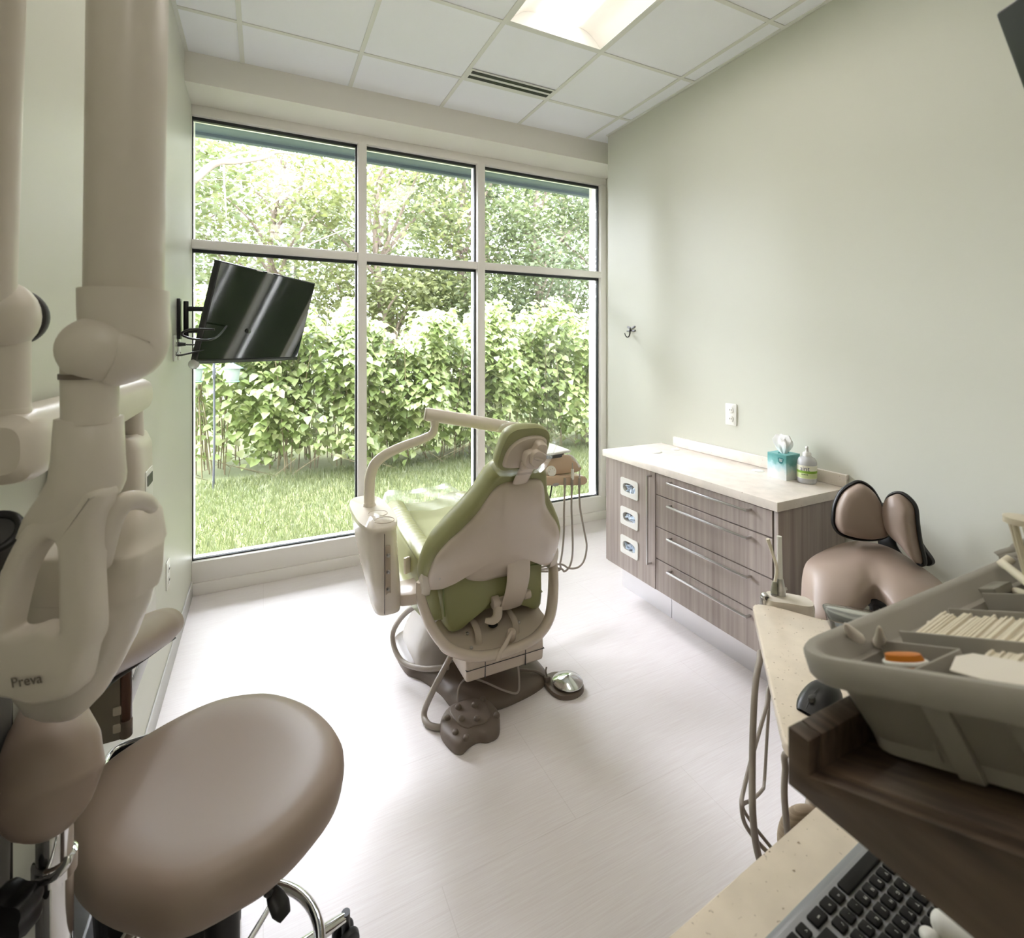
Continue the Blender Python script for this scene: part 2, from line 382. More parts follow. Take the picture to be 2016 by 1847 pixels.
# eave outside, over the window head
M_EAVE = mat('eave_metal', (66, 78, 84), .5, spec=.3)
ev = struct(MB().bx(-4.0, 3.27, 3.87, 4.5, 3.19, 3.24).bx(-4.0, 3.27, 4.5, 4.56, 3.165, 3.42, .006).bx(3.27, 3.33, 3.87, 4.56, 3.165, 3.42, .006), 'trim_2', M_EAVE)
struct(MB().bx(-4, XL - .02, 3.87, 3.95, -.2, 3.6).bx(XRR + .02, 7, 3.87, 3.95, -.2, 3.6).bx(-4, 7, 3.87, 3.95, 3.24, 3.6), 'wall_outside', mat('outside_cladding', (190, 186, 178), .8))

# outlets and hook ------------------------------------------------
def outlet(name, P, nrm, w, h, label, group='wall outlets'):
    """duplex receptacle plate: plate + two receptacles with slots"""
    n = V(nrm); e1 = n.cross(V((0, 0, 1))) * -1; t = thing(name, P, label, 'wall outlet', group); P = V(P)
    MB().prism(rrect(w, h, .006), P, e1, (0, 0, 1), n, 0, .006, .002).build('cover_plate', M_WPLAS, t)
    for dz in (-.2, .2):
        r = MB().prism(superell(w * .23, h * .13, 20, 3, (0, dz * h)), P, e1, (0, 0, 1), n, .006, .009, .001).build('receptacle', M_WPLAS, t)
        q = MB()
        for dx in (-.075, .075): q.box(P + e1 * (dx * w) + V((0, 0, dz * h + .01 * h)) + n * .0092, (abs(e1.x) * .002 + abs(n.x) * .001 + .0006, abs(e1.y) * .002 + abs(n.y) * .001 + .0006, h * .07))
        q.build('slot', M_DARK, r)
    return t
outlet('wall_outlet', at(1440, 816, X=XR), (-1, 0, 0), .078, .127, 'white duplex outlet on the right wall above the counter')
outlet('wall_outlet', at(329, 1131, X=XL), (1, 0, 0), .078, .127, 'white outlet low on the left wall near the window sill')
outlet('wall_outlet', at(343, 686, X=XL), (1, 0, 0), .078, .13, 'white outlet beside the television bracket, the one nearer the camera')
outlet('wall_outlet', at(351.5, 686, X=XL), (1, 0, 0), .07, .122, 'white outlet beside the television bracket, the one nearer the window')

hk = thing('coat_hook', at(1243, 650, X=XR), 'small dark dragonfly shaped coat hook on the right wall', 'hook'); P = V(hk.location)
MB().cyl(P + V((-.0001, 0, 0)), P + V((-.013, 0, 0)), .005, None, 12).build('fixing', mat('dark_grey_plastic', (58, 57, 57), .45), hk)
M_PEWTER = mat('pewter', (120, 118, 122), .4, .7)
body = MB().tube([P + V((-.012, 0, .016)), P + V((-.014, 0, -.01)), P + V((-.016, 0, -.03)), P + V((-.026, 0, -.05)), P + V((-.046, 0, -.05)), P + V((-.058, 0, -.034)), P + V((-.062, 0, -.022))], [.003, .005, .0045, .004, .004, .0035, .003], 8)
body.build('hook', M_DARK, hk)
for s in (-1, 1):
    for dz, L, dr in ((.012, .044, .35), (-.004, .046, -.02)):
        pl = [(0, -.003), (L * .5, -.008), (L, -.006), (L * 1.02, .004), (L * .5, .006), (0, .003)]
        c, sn = math.cos(dr), math.sin(dr)
        MB().prism(cr([(x * c - y * sn, x * sn + y * c) for x, y in pl], 3), P + V((-.003, 0, dz)), (0, s, 0), (0, 0, 1), (-1, 0, 0), -.003, .003, .001).build('wing', M_PEWTER, hk)

# ================================================================ TELEVISION on a swing bracket
T0 = V((-.186, 2.771, 1.961)); TE1 = (V((.303, 3.472, 1.956)) - T0).normalized(); TD = V((-.147, .013, -.492)); TD = (TD - TE1 * TD.dot(TE1)).normalized(); TN = TE1.cross(TD).normalized()
if TN.y > 0: TN = -TN                                      # screen side, towards the room
tv = thing('television', at(350, 630, X=XL), 'flat black television on a swing bracket in front of the window', 'television')
tw, th = .854, .513; TC = T0 + TE1 * tw / 2 + TD * th / 2; UP = -TD
M_SCREEN = mat('tv_screen', (28, 40, 22), .05, spec=.9, coat=.6, ior=1.8)  # green in the base colour stands in for the lawn's reflection
M_BEZEL = mat('tv_bezel', (26, 26, 27), .3)
MB().prism(rrect(tw, th, .004), TC, TE1, UP, TN, -.03, 0, .003).build('housing', M_BEZEL, tv)
MB().prism(rrect(tw - .014, th - .03, .002), TC + UP * .008, TE1, UP, TN, 0, .0012).build('screen', M_SCREEN, tv)
MB().prism(rrect(tw - .004, .016, .002), TC - UP * (th / 2 - .009), TE1, UP, TN, 0, .004, .001).build('lower_trim', mat('tv_trim', (70, 76, 70), .25, spec=.8), tv)
MB().prism(rrect(tw * .6, th * .6, .02), TC, TE1, UP, TN, -.055, -.03, .008).build('rear_cover', M_BLACK, tv)
for dx in (-.07, .02): MB().prism(rrect(.05, .008, .002), TC + UP * (th / 2 - .003) + TE1 * (dx - .06), TE1, UP, TN, -.002, .003, .001).build('clip', M_WPLAS, tv)
MB().ball(T0 + TD * (th + .004) - TN * .012 + TE1 * .006, .024).build('corner_bumper', mat('frosted_bumper', (214, 214, 208), .25, trans=.4), tv)
wp = at(350, 628, X=XL)
MB().box(wp + V((.008, 0, 0)), (.014, .07, .21), None, .003).build('wall_plate', M_BLACK, tv)
MB().cyl(wp + V((.035, .012, -.095)), wp + V((.035, .012, .095)), .012, None, 14, .003).build('pivot_post', M_BLACK, tv)
bk = TC - TN * .06
for dz in (.055, -.06):
    a = wp + V((.035, .012, dz)); b = V((bk.x - .03, bk.y - .12, a.z)); c = V((bk.x, bk.y, a.z))
    MB().tube([a, b, c], .013, 8, 1, flat=(1, .75), smooth=False).build('arm', M_BLACK, tv)
MB().box(bk, (.03, .18, .24), Matrix((TE1, TN, UP)).transposed() @ Matrix(((0, 1, 0), (1, 0, 0), (0, 0, 1))), .004).build('screen_plate', M_BLACK, tv)
pl = at(346, 678, X=XL) + V((.008, 0, 0)); bt = TC - TN * .04 - TE1 * .2 - UP * .12
MB().tube([pl + V((.006, 0, 0)), pl + V((.06, 0, -.002)), V((pl.x + .13, pl.y - .02, pl.z + .002)), bt], .004, 8).cyl(pl, pl + V((.035, 0, 0)), .012, .008, 12).build('power_cord', M_BLACK, tv)
q = at(366, 658, X=XL + .12)
MB().tube([q + V((.1, .0, .02)), q + V((.02, 0, .02)), q + V((-.015, .0, .0)), q + V((.03, 0, -.02)), q + V((.1, .02, -.015)), bt + V((0, 0, .06))], .0045, 8).build('signal_cord', M_BLACK, tv)
MB().tube([at(351, 694, X=XL + .01), at(358, 699, X=XL + .06), bt + V((0, 0, -.04))], .0045, 8).build('antenna_cord', M_BLACK, tv)
def plate(mb, outer, holes, O, e1, e2, n, h0, h1):
    """flat plate of real thickness with openings cut right through"""
    O, e1, e2, n = V(O), V(e1), V(e2), V(n)
    for h, flip in ((h0, True), (h1, False)):
        bm = bmesh.new(); es = []
        for lp in [outer] + holes:
            vs = [bm.verts.new(O + e1 * p[0] + e2 * p[1] + n * h) for p in lp]
            es += [bm.edges.new((vs[i], vs[(i + 1) % len(vs)])) for i in range(len(vs))]
        bmesh.ops.triangle_fill(bm, edges=es, use_beauty=True, use_dissolve=False, normal=n if not flip else -n)
        mb.addbm(bm)
    for lp in [outer] + holes:
        k = len(lp); A = [O + e1 * p[0] + e2 * p[1] + n * h0 for p in lp]; B = [O + e1 * p[0] + e2 * p[1] + n * h1 for p in lp]
        mb.add(A + B, [(i, (i + 1) % k, k + (i + 1) % k, k + i) for i in range(k)])
    return mb

# ================================================================ CABINETS along the right wall
FX, CB = 1.965, .19
def bar_handle(parent, a, b, sx=.03, r=.0052, name='handle'):
    a, b = V(a), V(b); m = MB(); d = (b - a).normalized()
    m.box((a + b) / 2, (.011, abs(b.y - a.y) + .011 if abs(d.y) > .5 else .011, abs(b.z - a.z) + .011 if abs(d.z) > .5 else .011), None, .003)
    for p in (a, b): m.box(p + V((sx / 2, 0, 0)), (sx, .011, .011), None, .002)
    return m.build(name, M_STEEL, parent)
cA = thing('glove_cabinet', (2.2, 2.38, 0), 'grey wood cabinet door with three glove box openings, next to the window', 'cabinet')
Y0, Y1 = 2.155, 2.61
MB().bx(FX + .02, 2.44, Y0 - .001, Y1, CB, .848).build('carcass', M_WOOD, cA)
MB().bx(2.085, 2.44, Y0, Y1 - .02, 0, CB - .001).build('toe_kick', M_TOE, cA)
dzs = (.698, .522, .348); dy = 2.376
od = [(Y0 + .003, CB), (Y1 - .022, CB), (Y1 - .022, .842), (Y0 + .003, .842)]
hole = superell(.058, .03, 28, 2.6)
dm = plate(MB(), od, [[(dy + x, z + y) for x, y in hole] for z in dzs], (FX, 0, 0), (0, 1, 0), (0, 0, 1), (1, 0, 0), 0, .019)
door = dm.build('door', M_WOOD, cA)
bar_handle(door, (FX - .03, 2.189, .326), (FX - .03, 2.189, .8176))
MB().bx(FX + .004, FX + .02, Y1 - .019, Y1, CB, .848).build('side_strip', M_WOOD, cA)
M_GLOVE = mat('glove_nitrile', (214, 228, 246), .5)
for i, z in enumerate(dzs):
    fr = plate(MB(), rrect(.158, .108, .012), [superell(.056, .028, 28, 2.6)], (FX, dy, z), (0, 1, 0), (0, 0, 1), (-1, 0, 0), .0005, .006).build('glove_dispenser_frame', M_WPLAS, cA)
    cup = MB()
    cup.loft([[V((FX + x, dy + a * s, z + b * s)) for a, b in superell(.0565, .0285, 28, 2.6)] for x, s in ((-.003, 1), (.045, .96))], cap=False)
    cup.prism(superell(.0545, .0275, 28, 2.6), (FX + .045, dy, z), (0, 1, 0), (0, 0, 1), (1, 0, 0), 0, .002).build('recess_liner', M_WPLAS, fr)
    gm = MB(); rr = random.Random(i + 3)
    for q in range(13):
        a = rr.uniform(-.044, .034); c = V((FX + .018, dy + a, z - .006 + rr.uniform(-.012, .014)))
        pts = [c + V((rr.uniform(-.014, .008), rr.uniform(-.018, .018), rr.uniform(-.01, .01))) for _ in range(4)]
        gm.tube(pts, [.005, .009, .008, .004], 7, 4, flat=(.55, 1.1))
    gm.build('gloves', M_GLOVE, fr)
cB = thing('drawer_cabinet', (2.2, 1.79, 0), 'grey wood cabinet with four wide drawers under the white worktop', 'cabinet')
MB().bx(FX + .02, 2.44, 1.432, 2.152, CB, .848).build('carcass', M_WOOD, cB)
MB().bx(2.085, 2.44, 1.432, 2.152, 0, CB - .001).build('toe_kick', M_TOE, cB)
MB().bx(FX + .004, 2.44, 1.411, 1.431, .0, .848, .001).build('end_panel', M_WOOD, cB)
for z0, z1, hz in ((.724, .842, .816), (.546, .722, .692), (.368, .544, .516), (CB, .366, .339)):
    d = MB().bx(FX, FX + .019, 1.437, 2.151, z0 + .0015, z1 - .0015, .001, 1).build('drawer', M_WOOD, cB)
    bar_handle(d, (FX - .03, 1.545, hz), (FX - .03, 2.032, hz))
# worktop with backsplash and cable caps
wt = thing('worktop', (2.19, 2.0, .89), 'cream stone worktop with low backsplash on the grey cabinets', 'worktop')
MB().bx(1.945, 2.44, 1.398, 2.618, .8485, .89, .004).build('top', M_TOPC, wt)
MB().bx(2.43, 2.4515, 1.398, 2.50, .8905, .95, .003).build('backsplash', M_TOPC, wt)
for (u, v), r in (((1290, 890), .042), ((1330, 885), .026), ((1492, 927), .03)):
    p = at(u, v, Z=.89); MB().lathe([(r, 0), (r, .002), (r - .003, .004), (.004, .004)], p).build('cable_cap', M_WPLAS, wt)

# tissue box -----------------------------------------------------
def mat_tissue():
    m = bpy.data.materials.new('tissue_box_print'); m.use_nodes = True; nt = m.node_tree; b = nt.nodes['Principled BSDF']; L = nt.links.new
    b.inputs['Roughness'].default_value = .45
    tc = nt.nodes.new('ShaderNodeTexCoord'); sp = nt.nodes.new('ShaderNodeSeparateXYZ'); L(tc.outputs['Object'], sp.inputs[0])
    n = nt.nodes.new('ShaderNodeTexNoise'); n.inputs['Scale'].default_value = 26; n.inputs['Detail'].default_value = 3; L(tc.outputs['Object'], n.inputs[0])
    a = nt.nodes.new('ShaderNodeMath'); a.operation = 'MULTIPLY_ADD'; a.inputs[1].default_value = .075; L(n.outputs['Fac'], a.inputs[0]); L(sp.outputs['Z'], a.inputs[2])
    r = nt.nodes.new('ShaderNodeValToRGB'); e = r.color_ramp.elements
    mr = nt.nodes.new('ShaderNodeMapRange'); mr.inputs['From Min'].default_value = .03; mr.inputs['From Max'].default_value = .17; L(a.outputs[0], mr.inputs[0]); L(mr.outputs[0], r.inputs[0])
    e[0].position = .3; e[0].color = lin((236, 240, 238)); e[1].position = .85; e[1].color = lin((92, 160, 158))
    x = e.new(.5); x.color = lin((190, 222, 226)); x = e.new(.64); x.color = lin((120, 184, 182))
    L(r.outputs[0], b.inputs['Base Color']); return m
tb = thing('tissue_box', (2.346, 1.653, .8905), 'teal and white cube tissue box with a tissue pulled up', 'tissue box')
P = V(tb.location); hw = .052
bxm = MB(); bxm.prism(rrect(2 * hw, 2 * hw, .002, 2), P, (1, 0, 0), (0, 1, 0), (0, 0, 1), 0, .12, 0)
bxm.build('carton', mat_tissue(), tb)
plate(MB(), rrect(2 * hw, 2 * hw, .002, 2), [superell(.036, .02, 24, 2)], P + V((0, 0, .12)), (1, 0, 0), (0, 1, 0), (0, 0, 1), .0003, .004).build('carton_top', mat('tissue_top', (104, 168, 166), .45), tb)
M_TISS = mat('tissue_paper', (244, 244, 242), .9)
ts = MB(); rings = []
for i in range(14):
    f = i / 13; z = .118 + f * .085; w = .010 + .036 * math.sin(min(f, .8) / .8 * PI * .5) * (1 if f < .75 else 1 - (f - .75) * 1.7); ring = []
    for j in range(36):
        a = 2 * PI * j / 36; rr_ = w * (1 + .22 * math.sin(5 * a + 3 * f) + .12 * math.sin(9 * a - 2 * f)); ring.append(P + V((rr_ * math.cos(a) * .55, rr_ * math.sin(a) + .008 * f, z + .012 * math.sin(3 * a) * f)))
    rings.append(ring)
ts.loft(rings).build('tissue', M_TISS, tb)
M_BADGE = mat('badge_teal', (52, 122, 124), .4)
sh = [(-.014, .014), (.014, .014), (.014, -.002), (.009, -.011), (0, -.015), (-.009, -.011), (-.014, -.002)]
bd = MB().prism(cr(sh, 3), (P.x - hw, P.y - .022, P.z + .093), (0, -1, 0), (0, 0, 1), (-1, 0, 0), 0, .0006).build('badge', M_BADGE, tb)
wv = MB()
for dz, w in ((.007, .018), (.002, .016), (-.003, .012)): wv.tube([V((P.x - hw - .0008, P.y - .022 + s * w / 2, P.z + .093 + dz + .0012 * math.sin(s * 4))) for s in (-1, -.5, 0, .5, 1)], .0009, 6, 3)
wv.build('badge_lettering', M_WPLAS, bd)
# hand cleanser bottle ------------------------------------------
bt_ = thing('pump_bottle', (2.36, 1.541, .8905), 'clear pump bottle with white and green label beside the tissue box', 'bottle'); P = V(bt_.location)
M_BOT = mat('milky_bottle', (222, 222, 224), .18, trans=.35)
MB().lathe([(.036, 0), (.040, .004), (.042, .012), (.042, .095), (.040, .108), (.034, .119), (.022, .126), (.019, .128)], P, n=40).build('bottle', M_BOT, bt_)
MB().lathe([(.0425, .026), (.0425, .088)], P, n=40).build('label_wrap', mat('label_cream', (232, 230, 212), .5), bt_)
lb = bt_.children[-1]
MB().lathe([(.0429, .052), (.0429, .063)], P, n=40).build('green_band', mat('label_green', (136, 178, 58), .5), bt_)
MB().lathe([(.0428, .028), (.0428, .0519)], P, n=40).build('pale_band', mat('label_pale_green', (206, 218, 160), .5), bt_)
e1 = V((.42, -.907, 0)); nn = V((-.907, -.42, 0))
def wrap(o, c, R):
    for v in o.data.vertices:
        w = v.co + parent_world(o.parent) - c; r = math.hypot(w.x, w.y); w.x *= R / r; w.y *= R / r; v.co = w + c - parent_world(o.parent)
wrap(text_mesh('lettering', 'aint', .031, mat('label_ink', (48, 52, 96), .5), bt_, P + nn * .0436 + V((0, 0, .073)) - e1 * .004, e1, (0, 0, 1), .0003), P, .0428)
sm = MB()
for i, w in enumerate((.004, .003, .005, .0035, .005)): sm.box(P + nn * .0434 + V((0, 0, .046)) + e1 * (-.016 + i * .006), (.0008, w, .004))
wrap(sm.build('small_lettering', mat('label_ink2', (70, 84, 70), .5), bt_), P, .0434)
MB().lathe([(.0185, .126), (.0185, .143), (.016, .1465), (.009, .148), (.0075, .152), (.0045, .153), (.0045, .168)], P).build('pump_collar', M_WPLAS, bt_)
MB().tube([P + V((.004, .002, .166)), P + V((0, 0, .17)), P + V((-.012, -.006, .171)), P + V((-.024, -.012, .167))], [.006, .0075, .006, .004], 10).cyl(P + V((0, 0, .15)), P + V((0, 0, .172)), .0062, .0072).build('pump_nozzle', M_WPLAS, bt_)

# ================================================================ DENTAL CHAIR (axis along +Y, toe end to the window)
CO = V((.9, 2.0, 0))
ch = thing('dental_chair', (.9, 2.2, 0), 'green vinyl dental chair with beige plastic back shell, facing the window', 'dental chair')
bt = math.radians(30); E1 = V((1, 0, 0)); E2 = V((0, -math.sin(bt), math.cos(bt))); EN = E1.cross(E2); BO = V((.9, 2.0, .6))
half = [(.0, -.055), (.14, -.05), (.235, -.075), (.295, -.085), (.318, -.03), (.319, .05), (.308, .12), (.288, .18), (.238, .267), (.195, .336), (.16, .4), (.135, .47), (.118, .515), (.085, .548), (.03, .56)]
outl = cr(half + [(-x, y) for x, y in half[:0:-1]], 4)
cu = MB().prof(outl, BO, E1, E2, EN, [(.0, 0, -.085), (.3, 0, -.087), (.7, 0, -.092), (.9, 0, -.092), (.97, .0, -.086), (1, 0, -.07), (1, -.003, -.045), (1, -.002, -.015), (1, .004, .004), (.97, .008, .012), (.3, 0, .012), (0, 0, .012)])
cu.build('backrest_cushion', M_GREEN, ch, sharp=60)
hs = [(.0, -.055), (.07, -.056), (.13, -.03), (.16, .018), (.2, .052), (.25, .052), (.262, .0), (.285, -.045), (.3, -.02), (.3, .07), (.284, .15), (.25, .215), (.2, .28), (.155, .35), (.126, .43), (.105, .475), (.075, .497), (.03, .503)]
shl = cr(hs + [(-x, y) for x, y in hs[:0:-1]], 4)
sm = MB().prof(shl, BO, E1, E2, EN, [(.98, 0, .004), (1, 0, .012), (1, .003, .024), (.985, .006, .034), (.95, .008, .043), (.85, 0, .056), (.7, 0, .066), (.4, 0, .071), (0, 0, .072)])
shell = sm.build('back_shell', M_BEIGE, ch, sharp=70)
# strap that carries the back, with its side pins
st = [V((.9, 1.905, .655)), V((.9, 1.905, .60)), V((.9, 1.912, .545)), V((.9, 1.935, .485)), V((.9, 1.965, .43)), V((.9, 1.985, .40))]
st = [p + V((.078, 0, 0)) for p in st]
MB().tube(st, .055, 20, 5, flat=(1, .16), up=(1, 0, 0)).build('back_strap', M_BEIGE, ch)
MB().cyl((.895, 1.985, .44), (1.065, 1.985, .44), .017, None, 18, .005).cyl((.885, 1.985, .44), (.92, 1.985, .44), .027, None, 20, .006).cyl((1.04, 1.985, .44), (1.075, 1.985, .44), .021, None, 20, .006).build('recline_pin', M_BEIGE, ch)
MB().tube([V((.905, 1.965, .425)), V((.895, 1.945, .40)), V((.87, 1.94, .388)), V((.84, 1.95, .392))], [.016, .015, .013, .008], 12, flat=(.6, 1.3)).build('recline_lever', M_BEIGE, ch)

# headrest: vinyl pillow, plastic back plate, articulated knuckle with turning knob
hb = math.radians(16); H2 = V((0, -math.sin(hb), math.cos(hb))); HN = E1.cross(H2); HP = V((.87, 1.65, 1.172))
ho = cr([(-.108, -.02), (-.112, -.05), (-.092, -.078), (-.05, -.082), (.03, -.082), (.07, -.075), (.096, -.03), (.104, .02), (.095, .062), (.06, .084), (.0, .09), (-.05, .086), (-.082, .066), (-.098, .025)], 4)
hd = MB().prof(ho, HP, E1, H2, HN, [(0, 0, -.056), (.6, 0, -.056), (.8, 0, -.053), (.9, 0, -.046), (.97, 0, -.03), (1, 0, -.012), (1, .003, .004), (.95, 0, .011), (0, 0, .012)]).build('headrest', M_GREEN, ch, sharp=60)
hp = cr([(-.088, -.03), (-.085, -.06), (-.04, -.07), (.03, -.068), (.07, -.05), (.086, .0), (.082, .035), (.05, .053), (.0, .055), (-.045, .04), (-.075, .01)], 4)
MB().prof(hp, HP, E1, H2, HN, [(1, 0, .008), (1, .001, .016), (.95, .003, .024), (.7, 0, .028), (0, 0, .03)]).build('back_plate', M_BEIGE, hd)
kn = cr([(-.02, -.055), (.02, -.062), (.045, -.04), (.056, -.01), (.058, .025), (.04, .042), (.012, .04), (.0, .015), (-.03, .005), (-.035, -.03)], 4)
MB().prof(kn, HP + E1 * .012, E1, H2, HN, [(1, 0, .024), (1, .001, .048), (.94, .003, .056), (0, 0, .058)]).build('knuckle', M_BEIGE, hd)
kb = HP + E1 * .022 + H2 * -.008 + HN * .058
kp = [((.031 + .003 * math.cos(3 * a)) * math.cos(a), (.031 + .003 * math.cos(3 * a)) * math.sin(a)) for a in [2 * PI * i / 36 for i in range(36)]]
MB().prof(kp, kb, E1, H2, HN, [(1, 0, 0), (1, 0, .012), (.92, 0, .018), (.6, 0, .019), (0, 0, .017)]).tube([kb + E1 * -.02 + H2 * .006 + HN * .015, kb + HN * .017, kb + E1 * .02 - H2 * .006 + HN * .015], .006, 10).build('knob', M_BEIGE, hd)
# glide bar from the backrest up to the headrest
gb0, gb1 = BO + E2 * .475 + EN * .018, HP + H2 * -.05 + HN * .035 + E1 * .01
MB().tube([gb0 + E1 * -.005, (gb0 + gb1) / 2 + EN * -.006 , gb1], .034, 16, 6, flat=(1, .2), up=(1, 0, 0)).build('headrest_bar', M_BEIGE, ch)
MB().cyl(gb1 + E1 * -.036 + H2 * -.002, gb1 + E1 * .036 + H2 * -.002, .017, None, 20, .005).build('headrest_hinge', M_BEIGE, ch)
MB().prism(rrect(.082, .02, .006), BO + E2 * .485, E1, E2, EN, .012, .03, .004).build('bar_slot', M_BEIGE, ch)
for s in (-1, 1): MB().cyl(BO + E1 * (s * .262) + E2 * .05 + EN * .047, BO + E1 * (s * .262) + E2 * .05 + EN * .052, .006, None, 12).build('screw', M_STEEL, shell)

# seat and leg rest
def seat_sec(h, z0, z1, n=14):
    bol = h * .84; o = [(-h * .93, z0), (h * .93, z0), (h, z0 + .03), (h * 1.0, z1 - .05), (h * .97, z1 - .012), (h * .9, z1), (h * .8, z1 - .006), (h * .62, z1 - .026), (h * .3, z1 - .036), (0, z1 - .038)]
    return cr(o + [(-x, z) for x, z in o[:1:-1]], 3)
secs = [(.03, .235, .395, .585), (.06, .262, .385, .60), (.2, .285, .39, .615), (.5, .284, .40, .632), (.8, .265, .41, .64), (1.0, .24, .425, .625), (1.1, .215, .45, .60), (1.14, .15, .48, .565)]
MB().loft([[V((.9 + x, 2.0 + y, z)) for x, z in seat_sec(h, z0, z1)] for y, h, z0, z1 in secs]).build('seat', M_GREEN, ch, sharp=65)
for s in (-1, 1):                      # gathered bolster strips along both edges
    rg = []
    for i in range(140):
        f = i / 139; y = .1 + f * .86; h = np.interp(y, [a[0] for a in secs], [a[1] for a in secs]); z1 = np.interp(y, [a[0] for a in secs], [a[3] for a in secs])
        w = abs(math.sin(i * PI / 6.0)); k = .9 + .1 * w ** .5; en = min(1, i / 4, (139 - i) / 4) ** .5 if 0 < i < 139 else .05
        rg.append([V((.9 + s * (h * .83 + .052 * en * math.cos(a)), 2.0 + y + .012 * math.sin(a), z1 - .012 + .026 * en * k * math.sin(a))) for a in [2 * PI * q / 16 for q in range(16)]])
    MB().loft(rg).build('gathered_bolster', M_GREEN, ch, sharp=70)
bp = [(-.235, .60), (-.1, .598), (0, .592), (.1, .59), (.235, .588), (.246, .5), (.243, .37), (.2, .352), (.16, .38), (.1, .44), (.02, .452), (-.05, .43), (-.1, .38), (-.15, .35), (-.2, .352), (-.225, .43)]
MB().prof(cr(bp, 3), (.9, 2.0, 0), (1, 0, 0), (0, 0, 1), (0, -1, 0), [(0, 0, -.12), (1, .0, -.12), (1, -.003, -.05), (1, 0, -.01), (.985, .004, .004), (.96, .01, .01), (.5, 0, .014), (0, 0, .014)]).build('seat_rear_panel', M_GREEN, ch, sharp=60)
MB().tube([V((.9 + x, 1.988, z)) for x, z in ((-.225, .43), (-.23, .56), (-.19, .578), (0, .565), (.19, .563), (.236, .555))], .0035, 8).build('seam_piping', mat('green_piping', (112, 122, 66), .45), ch)

# U-shaped yoke that carries the backrest
U = [(-.318, .03, .575), (-.315, .015, .50), (-.285, -.03, .405), (-.235, -.08, .34), (-.16, -.115, .306), (-.08, -.128, .292), (0, -.13, .288)]
U = [CO + V(p) for p in U + [(-a, b, c) for a, b, c in U[-2::-1]]]
MB().tube(U, [.024, .032, .034, .034, .034, .033, .032, .033, .034, .034, .034, .032, .024], 16, 6, flat=(.62, 1.0)).build('yoke', M_BEIGE, ch)
dish = [(-.25, .02), (-.24, -.05), (-.17, -.1), (-.08, -.115), (0, -.118), (.08, -.115), (.17, -.1), (.24, -.05), (.25, .02), (.2, .12), (-.2, .12)]
MB().prism(cr(dish, 4), CO + V((0, 0, .312)), (1, 0, 0), (0, .95, .31), (0, -.31, .95), 0, .012, .004).build('yoke_plate', M_BEIGE, ch)
for x in (-.09, .085):
    MB().tube([CO + V((x, -.06, .30)), CO + V((x, -.045, .345)), CO + V((x, .0, .365)), CO + V((x, .06, .36))], .012, 10, flat=(1.2, .5)).build('yoke_lug', M_BEIGE, ch)
for x, y in ((-.13, -.07), (-.12, .0), (.12, -.015)): MB().ball(CO + V((x, y, .326 + y * .3)), .007).build('bolt', M_STEEL, ch)
MB().ball(CO + V((.0, -.0, .333)), (.022, .018, .008)).build('cable_port', M_BLACK, ch)
lv = CO + V((.04, -.09, .31))
MB().cyl(lv, lv + V((0, -.015, .04)), .022, .019, 20, .006).tube([lv + V((0, -.014, .035)), lv + V((-.03, -.035, .02)), lv + V((-.075, -.06, -.01)), lv + V((-.095, -.068, -.03))], [.012, .014, .017, .009], 12, flat=(1, .55)).build('swivel_brake_lever', M_BEIGE, ch)
for s in (-1, 1):                      # arm pivots between yoke and back
    MB().prof(cr([(-.02, -.04), (.02, -.04), (.03, 0), (.024, .05), (0, .07), (-.024, .05), (-.03, 0)], 3), CO + V((s * .302, .015, .56)), (0, 1, 0), (0, -.3, .95), (s, 0, 0), [(1, 0, -.016), (1, 0, .012), (.9, 0, .02), (0, 0, .022)]).build('pivot_cover', M_BEIGE_W, ch)

# base: floor casting, lift link cover and motor housing
base = [(-.3, .60), (-.298, .36), (-.245, .27), (-.195, .14), (-.175, .03), (-.13, -.035), (-.02, -.06), (.1, -.055), (.22, -.03), (.283, .015), (.295, .12), (.265, .3), (.27, .58), (.2, .68), (0, .72), (-.2, .68)]
MB().prof(cr(base, 4), CO, (1, 0, 0), (0, 1, 0), (0, 0, 1), [(0, 0, 0), (1, 0, 0), (1, 0, .02), (.985, .006, .034), (.94, .02, .05), (.6, 0, .058), (0, 0, .06)]).build('floor_casting', M_BROWN, ch, sharp=60)
def rsec(x0, x1, y0, y1, z, e=5): return [V(((x0 + x1) / 2 + a, (y0 + y1) / 2 + b, z)) for a, b in superell((x1 - x0) / 2, (y1 - y0) / 2, 32, e)]
MB().loft([rsec(.64, 1.16, 2.24, 2.66, .045), rsec(.65, 1.15, 2.25, 2.64, .1), rsec(.68, 1.12, 2.22, 2.56, .22), rsec(.7, 1.1, 2.16, 2.46, .33), rsec(.72, 1.08, 2.10, 2.40, .41)]).build('lift_cover', mat('lift_cover_grey', (176, 168, 158), .25), ch)
hs_ = [(1.925, .165), (2.36, .165), (2.36, .33), (2.05, .335), (1.975, .315), (1.922, .262), (1.919, .22)]
hb_ = MB().prism(hs_, (.745, 0, 0), (0, 1, 0), (0, 0, 1), (1, 0, 0), 0, .365, .012, 3, .3).build('motor_housing', M_BEIGE, ch, sharp=45)
MB().bx(.744, 1.111, 1.9168, 1.93, .2185, .2205).bx(.8265, .829, 1.917, 1.93, .17, .26).bx(1.0165, 1.019, 1.917, 1.93, .17, .26).build('housing_seam', M_DARK, hb_)
MB().tube([V((.85, 1.95, .288)), V((.88, 1.925, .255)), V((.93, 1.916, .243)), V((.98, 1.925, .255)), V((1.01, 1.95, .288))], .0022, 6).build('access_cover_line', M_DARK, hb_)
